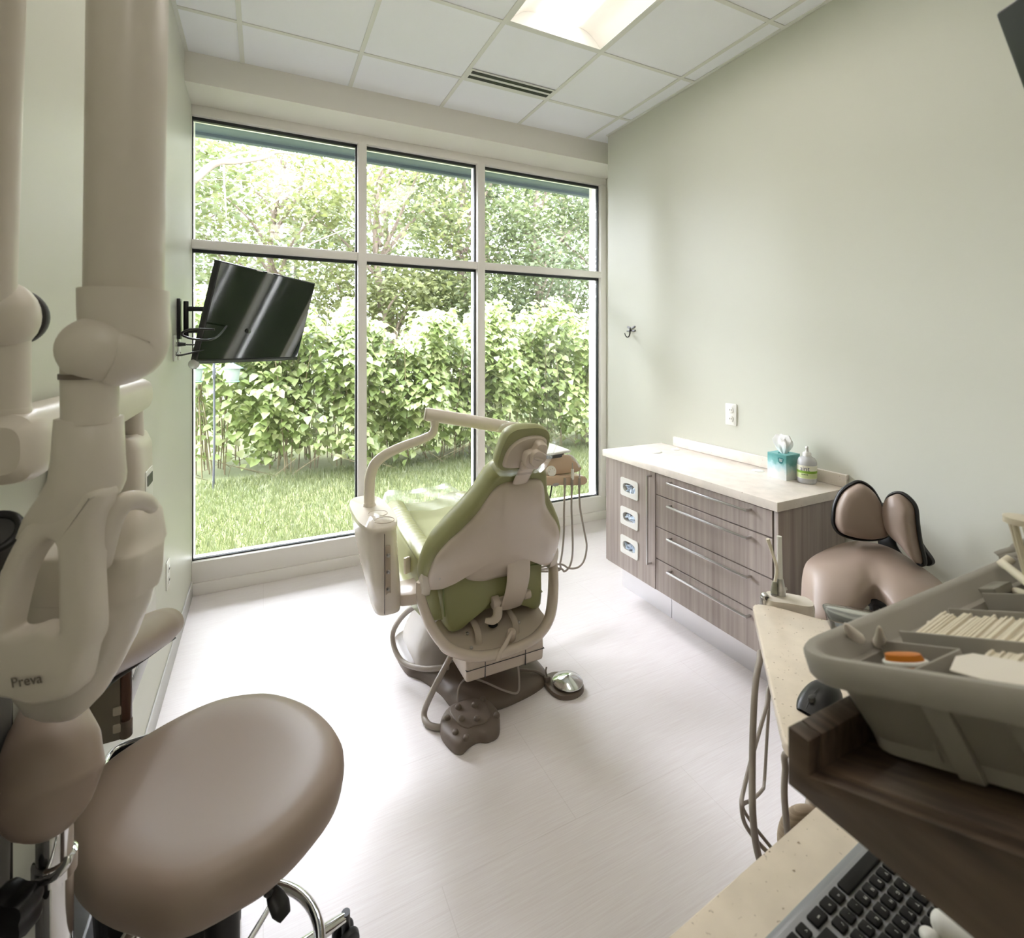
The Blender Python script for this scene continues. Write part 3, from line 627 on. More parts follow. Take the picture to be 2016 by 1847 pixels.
# hoses and cords of the chair
MB().tube([V((.70, 2.14, .40)), V((.62, 2.30, .33)), V((.565, 2.44, .16)), V((.575, 2.35, .08)), V((.64, 2.22, .09)), V((.74, 2.13, .12))], .012, 12).build('supply_hose', M_CORDL, ch)
MB().tube([V((.75, 2.1, .20)), V((.69, 2.03, .19)), V((.63, 2.01, .12)), V((.60, 2.03, .03)), V((.60, 1.98, .0135)), V((.64, 1.94, .0135)), V((.70, 1.93, .0135))], .0125, 12).build('foot_switch_hose', M_CORD, ch)

# clear sleeves: over the headrest and the toe end of the seat
fo = cr([(-.125, -.02), (-.128, -.06), (-.1, -.095), (-.04, -.1), (.03, -.1), (.085, -.092), (.12, -.03), (.132, .03), (.125, .085), (.07, .104), (.0, .106), (-.06, .1), (-.095, .08), (-.115, .03)], 4)
fo = [(x * (1 + .02 * math.sin(i * 1.9)), y * (1 + .02 * math.cos(i * 2.3))) for i, (x, y) in enumerate(fo)]
ps = MB().prof(fo, HP, E1, H2, HN, [(.55, 0, -.068), (.85, 0, -.062), (.95, 0, -.045), (.98, 0, -.02), (.96, 0, .016), (.93, 0, .03)])
tag(ps.build('plastic_sleeve', M_FILM, origin=HP, sharp=30), 'clear crinkled plastic sleeve over the green headrest', 'plastic cover')
rg = []
for i in range(22):
    f = i / 21; y = 2.0 + .72 + f * .47; hh = .30 - .045 * f; ring = []
    for j in range(25):
        a = -1 + 2 * j / 24; z = .652 - .02 * f - (.13 * max(0, abs(a) - .82) / .18) - .02 * math.cos(a * PI / 2) + .004 * math.sin(9 * a + 7 * f) + (.012 * (f > .95))
        ring.append(V((.9 + a * hh, y, z)))
    rg.append(ring)
vs = rg[0]; tm = MB(); tm.loft([[*r, *[p + V((0, 0, .0012)) for p in r[::-1]]] for r in rg])
tag(tm.build('toe_cover', M_FILM, origin=(.9, 2.96, .64), sharp=60), 'clear plastic sheet draped over the toe end of the chair', 'plastic cover')

# ---------------------------------------------------------------- side unit with light post
su = thing('light_post_unit', (.45, 2.28, .44), 'glossy beige side unit left of the chair with a curved light post and boom', 'dental unit')
def usec(z, x0, x1, y0, y1, e=3.4): return [V(((x0 + x1) / 2 + a, (y0 + y1) / 2 + b, z)) for a, b in superell((x1 - x0) / 2, (y1 - y0) / 2, 40, e)]
MB().loft([usec(.432, .425, .52, 2.10, 2.24), usec(.436, .418, .526, 2.093, 2.28), usec(.46, .413, .53, 2.088, 2.31), usec(.505, .41, .531, 2.088, 2.36), usec(.508, .407, .532, 2.086, 2.365), usec(.57, .397, .531, 2.092, 2.46), usec(.65, .386, .53, 2.098, 2.54), usec(.72, .376, .528, 2.104, 2.575), usec(.778, .37, .526, 2.108, 2.59)]).build('housing', M_BEIGE_W, su, sharp=50)
MB().prof([(p.x, p.y) for p in usec(0, .362, .533, 2.098, 2.60, 3)], (0, 0, .779), (1, 0, 0), (0, 1, 0), (0, 0, 1), [(1, 0, 0), (1.0, 0, .012), (.98, .0, .018), (0, 0, .02)]).build('top_cap', M_BEIGE_W, su, sharp=60)
for c, r in (((.462, 2.29), .042), ((.47, 2.19), .042)): MB().ring((c[0], c[1], .7985), (0, 0, 1), r, .0016, 32, 6).build('cap_ring', M_BEIGE, su)
# instrument strip with three sockets on the face toward the camera
def face(u, v): return at(u, v, Y=2.092)
a0 = face(764, 1100); MB().prism(rrect(.022, .205, .003), (a0.x, 2.0925, .62), (1, 0, -.0), (0, .02, 1), (0, -1, 0), -.004, .0025, .001).build('socket_strip', mat('strip_beige', (184, 168, 150), .35), su)
ss = su.children[-1]
for z in (.685, .617, .545): MB().lathe([(.008, 0), (.008, .004), (.0055, .007), (.0055, .012), (.003, .0125), (.003, .008)], (a0.x, 2.0895, z), (0, -1, 0), 18).build('socket', M_STEEL, ss)
MB().bx(a0.x - .0165, a0.x - .0155, 2.0805, 2.093, .445, .776).build('housing_seam', M_BROWN, su)
# post and boom
post = [at(727, 1000, t=2.37), at(727, 972, t=2.37), at(729, 940, t=2.37), at(738, 914, t=2.37), at(758, 896, t=2.36), at(790, 880, t=2.35), at(825, 867, t=2.34), at(846, 858, t=2.33)]
MB().tube(post, [.025, .025, .025, .025, .024, .0225, .021, .019], 18).lathe([(.042, 0), (.042, .008), (.03, .02), (.026, .03)], post[0] + V((0, 0, -.006)), (0, 0, 1)).build('light_post', M_BEIGE_W, su)
el = post[-1]
MB().tube([el + V((-.02, .008, -.006)), el, at(853, 850, t=2.325), at(856, 838, t=2.325), at(856, 828, t=2.325)], [.0195, .0195, .0185, .0175, .0175], 16).cyl(at(856, 838, t=2.325), at(856, 824, t=2.325), .02, None, 20, .004).build('boom_elbow', M_BEIGE_W, su)
b0, b1 = at(838, 815, t=2.32), at(1052, 850, t=2.42)
MB().cyl(b0, b1, .031, .030, 30, .006).cyl(b0 + (b0 - b1).normalized() * .006, b0, .0285, .031, 30, .002).build('boom', M_BEIGE_W, su)
lp_ = at(1048, 868, t=2.47)
MB().cyl(b1 + V((0, 0, .01)), b1 + V((0, 0, -.06)), .018, None, 16, .004).build('boom_knuckle', M_BEIGE_W, su)
# link bracket to the chair
MB().prism(cr([(.505, 2.13), (.60, 2.10), (.70, 2.16), (.72, 2.26), (.60, 2.25), (.52, 2.24)], 3), (0, 0, .445), (1, 0, 0), (0, 1, 0), (0, 0, 1), 0, .05, .008).build('link_bracket', M_BEIGE, su)
MB().prism([(0, 0), (.06, 0), (.06, .03), (.03, .075), (.0, .075)], (.585, 2.3, .495), (.9, .4, 0), (0, 0, 1), (-.4, .9, 0), -.008, .008, .004).build('link_fin', M_BEIGE_W, su)

# ---------------------------------------------------------------- delivery head with hoses
DY = 2.52
def dp(u, v, dy=0): return at(u, v, Y=DY + dy)
du = thing('delivery_unit', dp(1095, 950, .1), 'tan instrument delivery head with hanging handpiece hoses behind the headrest', 'dental unit')
def wedge(px, y0, y1, m, name, par, bev=.008):
    A = [at(u, v, Y=DY) for u, v in px]; poly = cr([(p.x, p.z) for p in A], 3)
    return MB().prism(poly, (0, 0, 0), (1, 0, 0), (0, 0, 1), (0, -1, 0), -y1, -y0, bev, 3, .9).build(name, m, par, sharp=50)
wedge([(1030, 938), (1030, 905), (1055, 897), (1117, 896), (1128, 905), (1145, 920), (1143, 926), (1131, 931), (1090, 935)], DY, DY + .24, M_TAN, 'head_body', du)
wedge([(1044, 952), (1044, 936), (1095, 935.5), (1143, 935), (1143, 951), (1095, 952)], DY - .045, DY + .05, M_TAN, 'instrument_bar', du, .006)
lid = [at(1068, 893, Y=DY - .0), at(1114, 894, Y=DY), at(1122, 888, Y=DY + .02), at(1098, 873, Y=DY + .22), at(1076, 873, Y=DY + .22)]
zl = .905
poly = [(1.42, DY + .0), (1.605, DY - .005), (1.64, DY + .02), (1.60, DY + .22), (1.47, DY + .24)]
MB().prism(cr([(x, y - DY) for x, y in poly], 4), (0, DY, zl + .012), (1, 0, 0), (0, 1, .06), (0, -.06, 1), 0, .014, .006, 3).build('tray_lid', M_WPLAS, du)
MB().prism(cr([(1.43, DY + .01), (1.60, DY + .01), (1.58, DY + .2), (1.48, DY + .2)], 4), (0, 0, zl - .01), (1, 0, 0), (0, 1, 0), (0, 0, 1), 0, .02, .004).build('tray_neck', M_DARK, du)
kc = dp(1083, 927) + V((0, -.012, 0))
kd = MB().lathe([(.0315, -.02), (.0315, .004), (.029, .008), (.006, .009)], kc, (0, -1, .25)).build('keypad', M_WPLAS, du)
kb_ = MB()
for a in range(7): kb_.ball(kc + V((.018 * math.cos(a * .9 + .4), -.009 - .0, .018 * math.sin(a * .9 + .4))) + V((0, -.0, .0)), .0022, None, 8, 6)
kb_.build('keypad_button', M_TAN, kd)
MB().tube([dp(1123, 898) + V((0, .03, 0)), dp(1131, 902) + V((0, .02, 0)), dp(1137, 912) + V((0, .01, 0)), dp(1141, 920)], .008, 10).build('side_handle', M_WPLAS, du)
H_ = [[(1112, 945), (1112, 957), (1110.5, 1000), (1110, 1050), (1107, 1085), (1103, 1108), (1097, 1124)],
      [(1126, 945), (1126, 957), (1125, 1000), (1127, 1050), (1127, 1090), (1122, 1114), (1111, 1125), (1098, 1119)],
      [(1140.5, 945), (1140, 957), (1142, 1000), (1150, 1045), (1155, 1075), (1150, 1103), (1138, 1117), (1120, 1119), (1098, 1111)]]
for i, px in enumerate(H_):
    P_ = [at(u, v, Y=DY - .055 + .05 * min(1, max(0, (v - 1060) / 60))) for u, v in px]
    P_ += [V((1.30, 2.5, .28)), V((1.2, 2.45, .26))]
    h = MB().tube(P_, .0058, 10).build('handpiece_hose', M_CORD, du)
    c = P_[0]
    MB().cyl(c + V((0, 0, -.045)), c + V((0, 0, .012)), .0085, .0075, 14, .003).build('hose_grip', M_CORD, h)
for i, (u, v0, v1) in enumerate(((1127, 911, 944), (1141, 926, 942))):
    a, b = at(u, v1, Y=DY - .055), at(u, v0, Y=DY - .055)
    m = a.lerp(b, .62)
    MB().cyl(a, m, .0095 if i == 0 else .005, .009 if i == 0 else .004, 14, .002).build('handpiece', M_WPLAS if i == 0 else M_STEEL, du)
    MB().cyl(m, b, .0035, .0028, 10).build('handpiece_tip', M_STEEL, du.children[-1])
MB().tube([V((1.5, DY + .12, .80)), V((1.5, DY + .12, .70)), V((1.42, 2.66, .58)), V((1.24, 2.62, .5)), V((1.08, 2.5, .4))], .03, 16).build('support_arm', M_TAN, du)
for u, x in ((1077, 0), (1091, 1)): MB().tube([dp(u, 950) + V((0, .02, 0)), dp(u - 2, 985) + V((0, .04, 0)), dp(u - 5, 1005) + V((0, .08, 0)), V((1.38, 2.6, .45))], .0045, 8).build('air_line', M_DARK, du)
MB().prism(cr(superell(.022, .01, 20, 2.5), 1), dp(1085, 950) + V((0, -.052, 0)), (1, 0, 0), (0, 0, 1), (0, -1, 0), 0, .002, .0005).build('emblem', M_STEEL, du)

# ---------------------------------------------------------------- foot controls on the floor
fs = thing('foot_switch', (.75, 1.9, 0), 'dark brown foot switch pad with round buttons on the floor', 'foot control')
fpx = [(.706, 2.012), (.76, 2.02), (.817, 2.013), (.859, 1.985), (.878, 1.908), (.858, 1.84), (.828, 1.80), (.784, 1.795), (.752, 1.812), (.715, 1.806), (.672, 1.788), (.645, 1.82), (.630, 1.90), (.655, 1.97)]
MB().prof(cr(fpx, 4), (0, 0, 0), (1, 0, 0), (0, 1, 0), (0, 0, 1), [(0, 0, .002), (1, 0, .002), (1, 0, .026), (.985, .003, .036), (.94, .006, .043), (.6, 0, .046), (0, 0, .047)]).build('pad', M_FOOT, fs, sharp=60)
MB().prism(cr([(.70, 1.985), (.80, 1.99), (.835, 1.94), (.83, 1.87), (.79, 1.84), (.75, 1.845), (.715, 1.85), (.69, 1.91)], 4), (0, 0, .042), (1, 0, 0), (0, 1, 0), (0, 0, 1), 0, .008, .004, 3).build('raised_panel', M_FOOT, fs)
for x, y in ((.725, 1.965), (.79, 1.945), (.715, 1.90), (.77, 1.87)): MB().lathe([(.013, 0), (.013, .005), (.011, .010), (.008, .013), (.003, .014)], (x, y, .049), n=18).build('button', M_FOOT, fs)
for x, y in ((.838, 1.968), (.853, 1.86), (.672, 1.85), (.668, 1.935), (.70, 1.806)): MB().lathe([(.013, 0), (.013, .007), (.011, .012), (.008, .015), (.003, .016)], (x, y - .0, .040), n=18).build('button', M_FOOT, fs)
MB().tube([V((.74, 2.005, .03)), V((.755, 2.04, .075)), V((.80, 2.05, .10)), V((.86, 2.01, .09)), V((.93, 1.955, .065)), V((.985, 1.935, .05)), V((1.0, 1.945, .09)), V((1.0, 1.96, .168))], .0042, 8).build('cord', M_CORDL, fs)
fd = thing('foot_pedal', (1.24, 1.93, 0), 'round chrome disc foot pedal on a brown base', 'foot control')
MB().prof(cr([(1.16, 2.02), (1.145, 1.94), (1.165, 1.875), (1.225, 1.85), (1.285, 1.87), (1.315, 1.93), (1.29, 1.99), (1.23, 2.03)], 4), (0, 0, 0), (1, 0, 0), (0, 1, 0), (0, 0, 1), [(0, 0, .001), (1, 0, .001), (1, 0, .010), (.96, .0, .017), (0, 0, .02)]).build('base', M_BROWN, fd)
MB().lathe([(.055, .014), (.066, .022), (.07, .026), (.07, .030), (.066, .034), (.02, .052), (.003, .054)], (1.24, 1.93, 0), n=48).build('disc', mat('disc_chrome', (215, 218, 216), .16, 1.0), fd)
MB().box((1.165, 1.985, .025), (.03, .02, .03), None, .006).tube([V((1.165, 1.985, .035)), V((1.16, 1.99, .06)), V((1.17, 2.0, .07))], .004, 8).tube([V((1.165, 1.99, .03)), V((1.12, 2.01, .06)), V((1.04, 2.03, .08))], .006, 8).build('hose_socket', M_BROWN, fd)

# ================================================================ WALL-MOUNTED X-RAY
xr = thing('dental_xray', (XL, 1.7, 1.33), 'beige wall mounted dental x-ray machine with folded swing arm and hanging head', 'x-ray machine')
MB().bx(XL + .0005, XL + .055, 1.34, 1.63, .88, 1.30, .012, 3).build('wall_bracket', M_XRAY, xr)
cu_ = MB().loft([[V((XL + .052 + a, 1.755 + b, z)) for a, b in superell(.0515 * k, .098, 28, 5)] for z, k in ((.86, .9), (.90, 1), (1.22, 1), (1.27, .97), (1.298, .72), (1.305, .55))]).build('control_unit', M_XRAY, xr, sharp=50)
MB().prism(rrect(.10, .16, .006), (XL + .1025, 1.76, 1.12), (0, 1, 0), (0, 0, 1), (1, 0, 0), 0, .003, .001).build('control_panel', M_WPLAS, cu_)
MB().prism(rrect(.07, .03, .003), (XL + .1062, 1.76, 1.17), (0, 1, 0), (0, 0, 1), (1, 0, 0), 0, .001).build('display', M_DARK, cu_)
MB().cyl((-.337, 1.76, 1.295), (-.337, 1.76, 1.385), .031, .028, 24, .004).build('arm_pivot', M_XRAY, xr)
# horizontal arm along the wall
def capsec(y, x, z, a, b): return [V((x + p, y, z + q)) for p, q in superell(a, b, 28, 2.8)]
MB().loft([capsec(1.86, -.335, 1.41, .02, .028), capsec(1.855, -.335, 1.41, .034, .042), capsec(1.83, -.336, 1.409, .038, .047), capsec(1.75, -.337, 1.408, .039, .048), capsec(1.1, -.345, 1.401, .043, .056), capsec(1.06, -.346, 1.40, .044, .057)]).build('extension_arm', M_XRAY, xr)
MB().loft([capsec(1.06, -.346, 1.40, .045, .058), capsec(1.04, -.346, 1.40, .045, .058), capsec(1.0, -.346, 1.40, .04, .052), capsec(.985, -.346, 1.40, .025, .035)]).build('arm_end_cap', M_XRAY, xr)
# rear folded arm post and elbow
px_ = lambda u, v, t: at(u, v, t=t)
MB().cyl((-.349, 1.025, 1.44), (-.349, 1.025, 1.60), .027, None, 24).cyl((-.349, 1.025, 1.44), (-.349, 1.025, 1.462), .0275, None, 24, .003).build('elbow_post', M_XRAY, xr)
ec = V((-.349, 1.02, 1.60))
MB().ball(ec, (.040, .046, .052)).build('rear_elbow', M_XRAY, xr)
MB().cyl(ec + V((-.004, .035, 0)), ec + V((.0, .05, 0)), .046, .044, 32, .004).build('elbow_ring', M_DARK, xr)
ra0, ra1 = px_(-27, 640, .74), px_(-10, -260, .66)
MB().cyl(ra0, ra1, .032, .034, 26).build('rear_scissor_arm', M_XRAY, xr)
# front folded arm, elbow and yoke
fa0, fa1 = px_(246, 600, .72), px_(257, -280, .72)
MB().cyl(fa0, fa1, .047, .0475, 36, .004).build('front_scissor_arm', M_XRAY, xr)
MB().cyl(ra1, fa1, .05, None, 28, .01).build('top_elbow', M_XRAY, xr)
kn_ = [px_(246, 572, .72), px_(247, 620, .72), px_(250, 655, .72), px_(243, 680, .715), px_(222, 692, .70), px_(202, 691, .69)]
km = MB().tube(kn_, [.0535, .0535, .053, .052, .049, .046], 32, 8)
km.build('front_elbow_shell', M_XRAY, xr, sharp=60)
cd = px_(196, 689, .685)
MB().ball(cd, (.0475, .042, .0455), nu=32, nv=20).build('front_elbow_cap', M_XRAY, xr)
MB().cyl(px_(178, 700, .69), px_(179, 832, .69), .0318, None, 30).build('swivel_tube', M_XRAY, xr)
MB().tube([px_(179, 735, .69) + V((0, 0, 0)), px_(179, 745, .69)], .0345, 30, 1, smooth=False).build('swivel_ring', M_BROWN, xr)
def csec(v, u0, u1, d, e, t=.695):
    c = px_((u0 + u1) / 2, v, t); w = (u1 - u0) / 2 / FPX * t
    return [c + Rv * a + Fv * b for a, b in superell(w, d, 48, e)]
MB().loft([csec(820, 128, 227, .034, 2), csec(822, 123, 231, .0375, 2), csec(900, 118, 233, .040, 2), csec(938, 114, 234, .042, 2.1), csec(955, 107, 230, .0425, 2.3), csec(972, 97, 222, .0415, 2.5), csec(990, 86, 211, .0395, 2.8), csec(1012, 70, 192, .0355, 3), csec(1050, 48, 165, .026, 3)]).build('yoke_collar', M_XRAY, xr, sharp=75)
YP = px_(100, 1180, .66)
def yl(u, v):
    q = onplane(u, v, YP, Fv) - YP; return (q.dot(Rv), q.z)
yo = [(118, 935), (232, 935), (231, 955), (222, 975), (205, 1000), (192, 1035), (184, 1075), (184, 1120), (187, 1180), (189, 1262), (172, 1300), (155, 1335), (135, 1375), (110, 1392), (60, 1398), (20, 1388), (-8, 1370), (-10, 1300), (-8, 1230), (-4, 1165), (10, 1110), (40, 1052), (75, 1000), (105, 960)]
yh = [(103, 1068), (92, 1063), (72, 1077), (46, 1122), (20, 1197), (10, 1250), (28, 1256), (70, 1243), (106, 1250), (106, 1200), (104, 1130)]
pairs = [((150, 960), (88, 1068)), ((190, 972), (101, 1076)), ((188, 1002), (104, 1094)), ((178, 1035), (105, 1112)), ((169, 1120), (106, 1150)), ((171, 1180), (106, 1180)), ((173, 1258), (107, 1222)), ((158, 1298), (106, 1250)), ((135, 1375), (88, 1248)), ((60, 1398), (60, 1246)), ((20, 1388), (35, 1254)), ((-26, 1372), (14, 1257)), ((-28, 1300), (4, 1250)), ((-26, 1230), (8, 1228)), ((-20, 1165), (16, 1192)), ((-4, 1110), (28, 1148)), ((28, 1052), (46, 1110)), ((68, 1000), (62, 1088)), ((104, 970), (75, 1076))]
YO = [np.array(yl(*p[0])) for p in pairs]; YH = [np.array(yl(*p[1])) for p in pairs]
YO = cr(YO, 4); YH = cr(YH, 4)
def resamp_angle(poly, c, n=96):
    P_ = np.array(poly); a = np.arctan2(P_[:, 1] - c[1], P_[:, 0] - c[0]); r = np.hypot(P_[:, 0] - c[0], P_[:, 1] - c[1])
    o = np.argsort(a); a, r, = a[o], r[o]; t = np.linspace(-PI, PI, n, endpoint=False)
    rr_ = np.interp(t, np.r_[a - 2 * PI, a, a + 2 * PI], np.r_[r, r, r]); return [(c[0] + q * math.cos(w), c[1] + q * math.sin(w)) for w, q in zip(t, rr_)]
ym = MB()
def ysec(poly, steps):
    return [[YP + Rv * float(p[0]) + Zv * float(p[1]) + Fv * d for p in (inset(poly, i) if i else poly)] for i, d in steps]
so_o = [(0, .034), (0, .024), (0, .016), (.002, .008), (.006, .0025), (.012, 0)]; so_i = [(-.010, 0), (-.005, .002), (-.0015, .007), (0, .014), (0, .024), (0, .034)]
ym.loft(ysec(YO, so_o), cap=False).loft(ysec(YH, so_i), cap=False)
ym.loft([ysec(YO, [so_o[-1]])[0], ysec(YH, [so_i[0]])[0]], cap=False).loft([ysec(YO, [so_o[0]])[0], ysec(YH, [so_i[-1]])[0]], cap=False)
yk = ym.build('yoke', M_XRAY, xr, sharp=50)
text_mesh('lettering', 'Preva', .0185, mat('xray_print', (110, 100, 90), .5), yk, px_(52, 1341, .6575), (Rv * .985 + Zv * .17).normalized(), Zv - Rv * .17, .0003)
def hsec(v, u0, u1, d=.06, e=3.2, t=.78, dt=0):
    d *= .8; e = min(e, 4.2); u1 -= 24 * d / .048
    c = px_((u0 + u1) / 2, v, t); w = (u1 - u0) / 2 / FPX * t
    return [c + Rv * a + Fv * (b + dt) for a, b in superell(w, d, 40, e)]
MB().loft([hsec(1165, 40, 312), hsec(1200, 40, 302), hsec(1260, 40, 278), hsec(1310, 45, 252), hsec(1350, 55, 228, .055), hsec(1380, 70, 205, .045), hsec(1400, 90, 180, .03)]).build('tube_head', M_XRAY, xr, sharp=60)
MB().loft([hsec(984, 272, 300, .02, 2.6, .82), hsec(992, 262, 309, .032, 3, .817), hsec(1010, 248, 317, .042, 4, .81), hsec(1045, 228, 322, .05, 5, .80), hsec(1068, 215, 326, .056, 6, .79), hsec(1074, 120, 326, .057, 6, .785), hsec(1082, 40, 326, .058, 6), hsec(1112, 36, 325, .061, 6), hsec(1140, 36, 322, .062, 6), hsec(1164, 38, 316, .061, 6)]).build('head_cap', M_XRAY, xr, sharp=60)
MB().tube([px_(197, 1112, .712), px_(203, 1070, .70), px_(217, 1022, .70), px_(238, 994, .705), px_(262, 985, .72), px_(286, 988, .745), px_(300, 1000, .77)], [.012, .0145, .0145, .013, .012, .011, .008], 16, flat=(1, 1.15)).build('head_handle', M_XRAY, xr)
cc = px_(-14, 1050, .72)
cdir = V((.25, -.15, -.3)).normalized()
co_ = MB().cyl(cc, cc + (V((.0, .06, -.06))), .026, .028, 30).build('collimator_cone', M_DARK, xr)
MB().ring(cc, V((0, .7, -.7)), .029, .006, 30, 10).build('collimator_rim', M_BLACK, co_)

# ================================================================ LEFT WALL THINGS
wd = thing('wall_dispenser', (XL, 1.74, .61), 'slim white wall dispenser with grey base band, low on the left wall', 'dispenser')
MB().bx(XL + .0005, -.310, 1.52, 1.97, .67, .88, .008, 3).build('body', M_WPLAS, wd)
MB().bx(XL + .0005, -.3085, 1.519, 1.972, .61, .668, .003).build('base_band', mat('band_grey', (150, 148, 146), .35, .5), wd)
MB().bx(XL + .0005, -.309, 1.5075, 1.5185, .60, .84, .003).build('end_panel', mat('panel_taupe', (150, 142, 130), .5), wd)
MB().prism([(0, 0), (.09, 0), (.078, .05), (.03, .085), (0, .085)], (XL + .001, 1.9, .881), (1, 0, 0), (0, 0, 1), (0, 1, 0), 0, .07, .006).build('chrome_spout', M_STEEL, wd)
vt = MB().cyl((-.300, 1.515, .615), (-.300, 1.515, .80), .0125, None, 20, .003).build('amber_tube', mat('amber_plastic', (96, 66, 54), .15, trans=.3), wd)
MB().cyl((-.300, 1.515, .60), (-.300, 1.515, .645), .0135, None, 20, .004).build('tube_cap', mat('smoke_plastic', (120, 108, 98), .25), vt)
for z in (.63, .672): MB().box((-.315, 1.5105, z), (.02, .012, .022), None, .004).build('tube_clip', M_BEIGE_W, wd)

bn = thing('waste_bin', (-.236, 1.625, 0), 'black waste bin with chrome rim against the left wall behind the stool', 'bin')
def bsec(z, s): return [V((-.236 + a, 1.625 + b, z + (.045 if z > .1 else 0))) for a, b in superell(.148 * s, .14 * s, 40, 7)]
MB().loft([bsec(.002, .86), bsec(.375, .985), bsec(.378, .99), bsec(.375, .96), bsec(.02, .83)], cap=False).loft([bsec(.002, .86), bsec(.022, .83)]).build('bucket', M_BLACK, bn)
MB().tube([p for p in bsec(.378, 1.0)], .009, 10, 1, smooth=False, closed=True).build('rim', M_CHROME, bn)

ap = thing('protective_apron', (-.385, .9, .9), 'grey pleated protective apron with dark edging hanging at the left wall', 'apron')
M_APR = mat('apron_vinyl', (104, 102, 100), .6)
rg = []
for i in range(18):
    z = 1.02 - i * .052; row = []
    for j in range(30):
        f = j / 29; y = .74 + f * .385; row.append(V((XL + .012 + .007 * math.sin(f * 40 + i * .2), y, z)))
    rg.append(row + [p + V((.006, 0, 0)) for p in row[::-1]])
MB().loft(rg).build('drape', M_APR, ap)
MB().tube([V((XL + .016, 1.127, 1.02 - i * .1)) for i in range(10)], .006, 8).build('edging', M_BLACK, ap)
MB().cyl((XL + .0005, .93, 1.03), (XL + .03, .93, 1.03), .012, None, 12, .002).build('peg', M_STEEL, ap)

# ================================================================ FOREGROUND STOOL with arm support
s1 = thing('assistant_stool', (-.08, 1.26, 0), 'taupe vinyl stool with chrome foot ring and curved arm pad, nearest the camera', 'stool')
so = [(134, 1640), (140, 1725), (168, 1768), (214, 1800), (303, 1822), (375, 1812), (471, 1763), (536, 1722), (607, 1654), (661, 1577), (678, 1502), (661, 1454), (614, 1411), (553, 1387), (500, 1384), (428, 1398), (343, 1436), (250, 1493), (189, 1541), (150, 1590)]
SP = [at(u, v, Z=.572) for u, v in so]; sp2 = cr([(p.x, p.y) for p in SP], 4)
MB().prof(sp2, (0, 0, .572), (1, 0, 0), (0, 1, 0), (0, 0, 1), [(0, 0, -.045), (.85, 0, -.045), (.95, 0, -.04), (.99, 0, -.025), (1, 0, -.005), (.995, 0, .014), (.965, 0, .032), (.9, 0, .044), (.8, 0, .048), (.6, 0, .045), (.3, 0, .040), (.12, 0, .039), (0, 0, .039)]).build('seat', M_TAUPE, s1, sharp=70)
cx, cy = -.08, 1.26
MB().lathe([(.034, .12), (.034, .36), (.03, .365), (.0295, .42)], (cx, cy, 0), n=32).lathe([(.018, .40), (.018, .52)], (cx, cy, 0)).build('gas_column', M_BLACK, s1)
MB().box((cx, cy, .515), (.2, .2, .022), None, .004).build('seat_plate', M_BLACK, s1)
MB().tube([V((cx + .05, cy + .02, .505)), V((cx + .12, cy + .03, .50)), at(525, 1740, Z=.49), at(535, 1756, Z=.478)], .006, 10).build('height_lever', M_BLACK, s1)
p0, p1 = at(532, 1748, Z=.482), at(562, 1806, Z=.445)
MB().tube([p0, p0.lerp(p1, .3), p0.lerp(p1, .7), p1], [.009, .0165, .019, .011], 14, flat=(.55, 1)).build('lever_paddle', M_BLACK, s1.children[-1])
MB().ring((cx, cy, .165), (0, 0, 1), .20, .0125, 56, 12).build('foot_ring', M_CHROME, s1)
hubm = MB().lathe([(.052, .085), (.052, .12), (.042, .15), (.036, .165)], (cx, cy, 0)).build('base_hub', M_CHROME, s1)
for k in range(3):
    a = k * 2 * PI / 3 + .9; d = V((math.cos(a), math.sin(a), 0)); MB().cyl(V((cx, cy, .16)) + d * .03, V((cx, cy, .165)) + d * .2, .007, None, 10).build('ring_spoke', M_CHROME, s1)
for k in range(5):
    a = .32 + k * 2 * PI / 5; d = V((math.cos(a), math.sin(a), 0)); e = V((-d.y, d.x, 0)); c = V((cx, cy, 0))
    lg = MB().tube([c + d * .04 + V((0, 0, .105)), c + d * .16 + V((0, 0, .10)), c + d * .28 + V((0, 0, .082))], [.022, .018, .013], 12, flat=(.8, 1)).build('leg', M_CHROME, s1)
    w = MB(); wc = c + d * .285 + V((0, 0, .03)) + e * .0
    for q in (-1, 1): w.cyl(wc + e * (q * .008), wc + e * (q * .028), .029, .027, 24, .006)
    w.cyl(wc + V((0, 0, .01)), wc + V((0, 0, .062)), .011, None, 12).box(wc + V((0, 0, .02)), (.018, .018, .03), None, .004)
    w.build('caster', M_BLACK, lg)
# arm support: chrome post under the near end of a curved pad
pd = [(326, 1228, 1.45, .050), (306, 1240, 1.40, .058), (262, 1268, 1.28, .056), (190, 1312, 1.10, .044), (125, 1362, .95, .044), (100, 1418, .87, .050), (98, 1485, .82, .066), (99, 1552, .80, .07), (103, 1610, .79, .048)]
pp = [at(u, v, t=t) for u, v, t, r in pd]
pp[0] = pp[0] + (pp[0] - pp[1]).normalized() * .0
pm = MB().tube([pp[0] + (pp[0] - pp[1]).normalized() * .032, pp[0] + (pp[0] - pp[1]).normalized() * .024] + pp + [pp[-1] + V((0, 0, -.018))], [.006, .028] + [r for *_, r in pd] + [.012], 24, 8, flat=(.85, 1))
pad = pm.build('arm_pad', M_TAUPE, s1, sharp=70)
MB().tube([p + V((.0, -.0, -.043 * (1 if i < 4 else 1.15))) for i, p in enumerate(pp[:5])], .03, 12, 6, flat=(.22, 1)).build('pad_plate', M_BLACK, s1)
po = at(108, 1740, t=.82)
MB().cyl((po.x, po.y, .40), (po.x, po.y, .80), .0235, None, 28, .003).build('support_post', M_CHROME, s1)
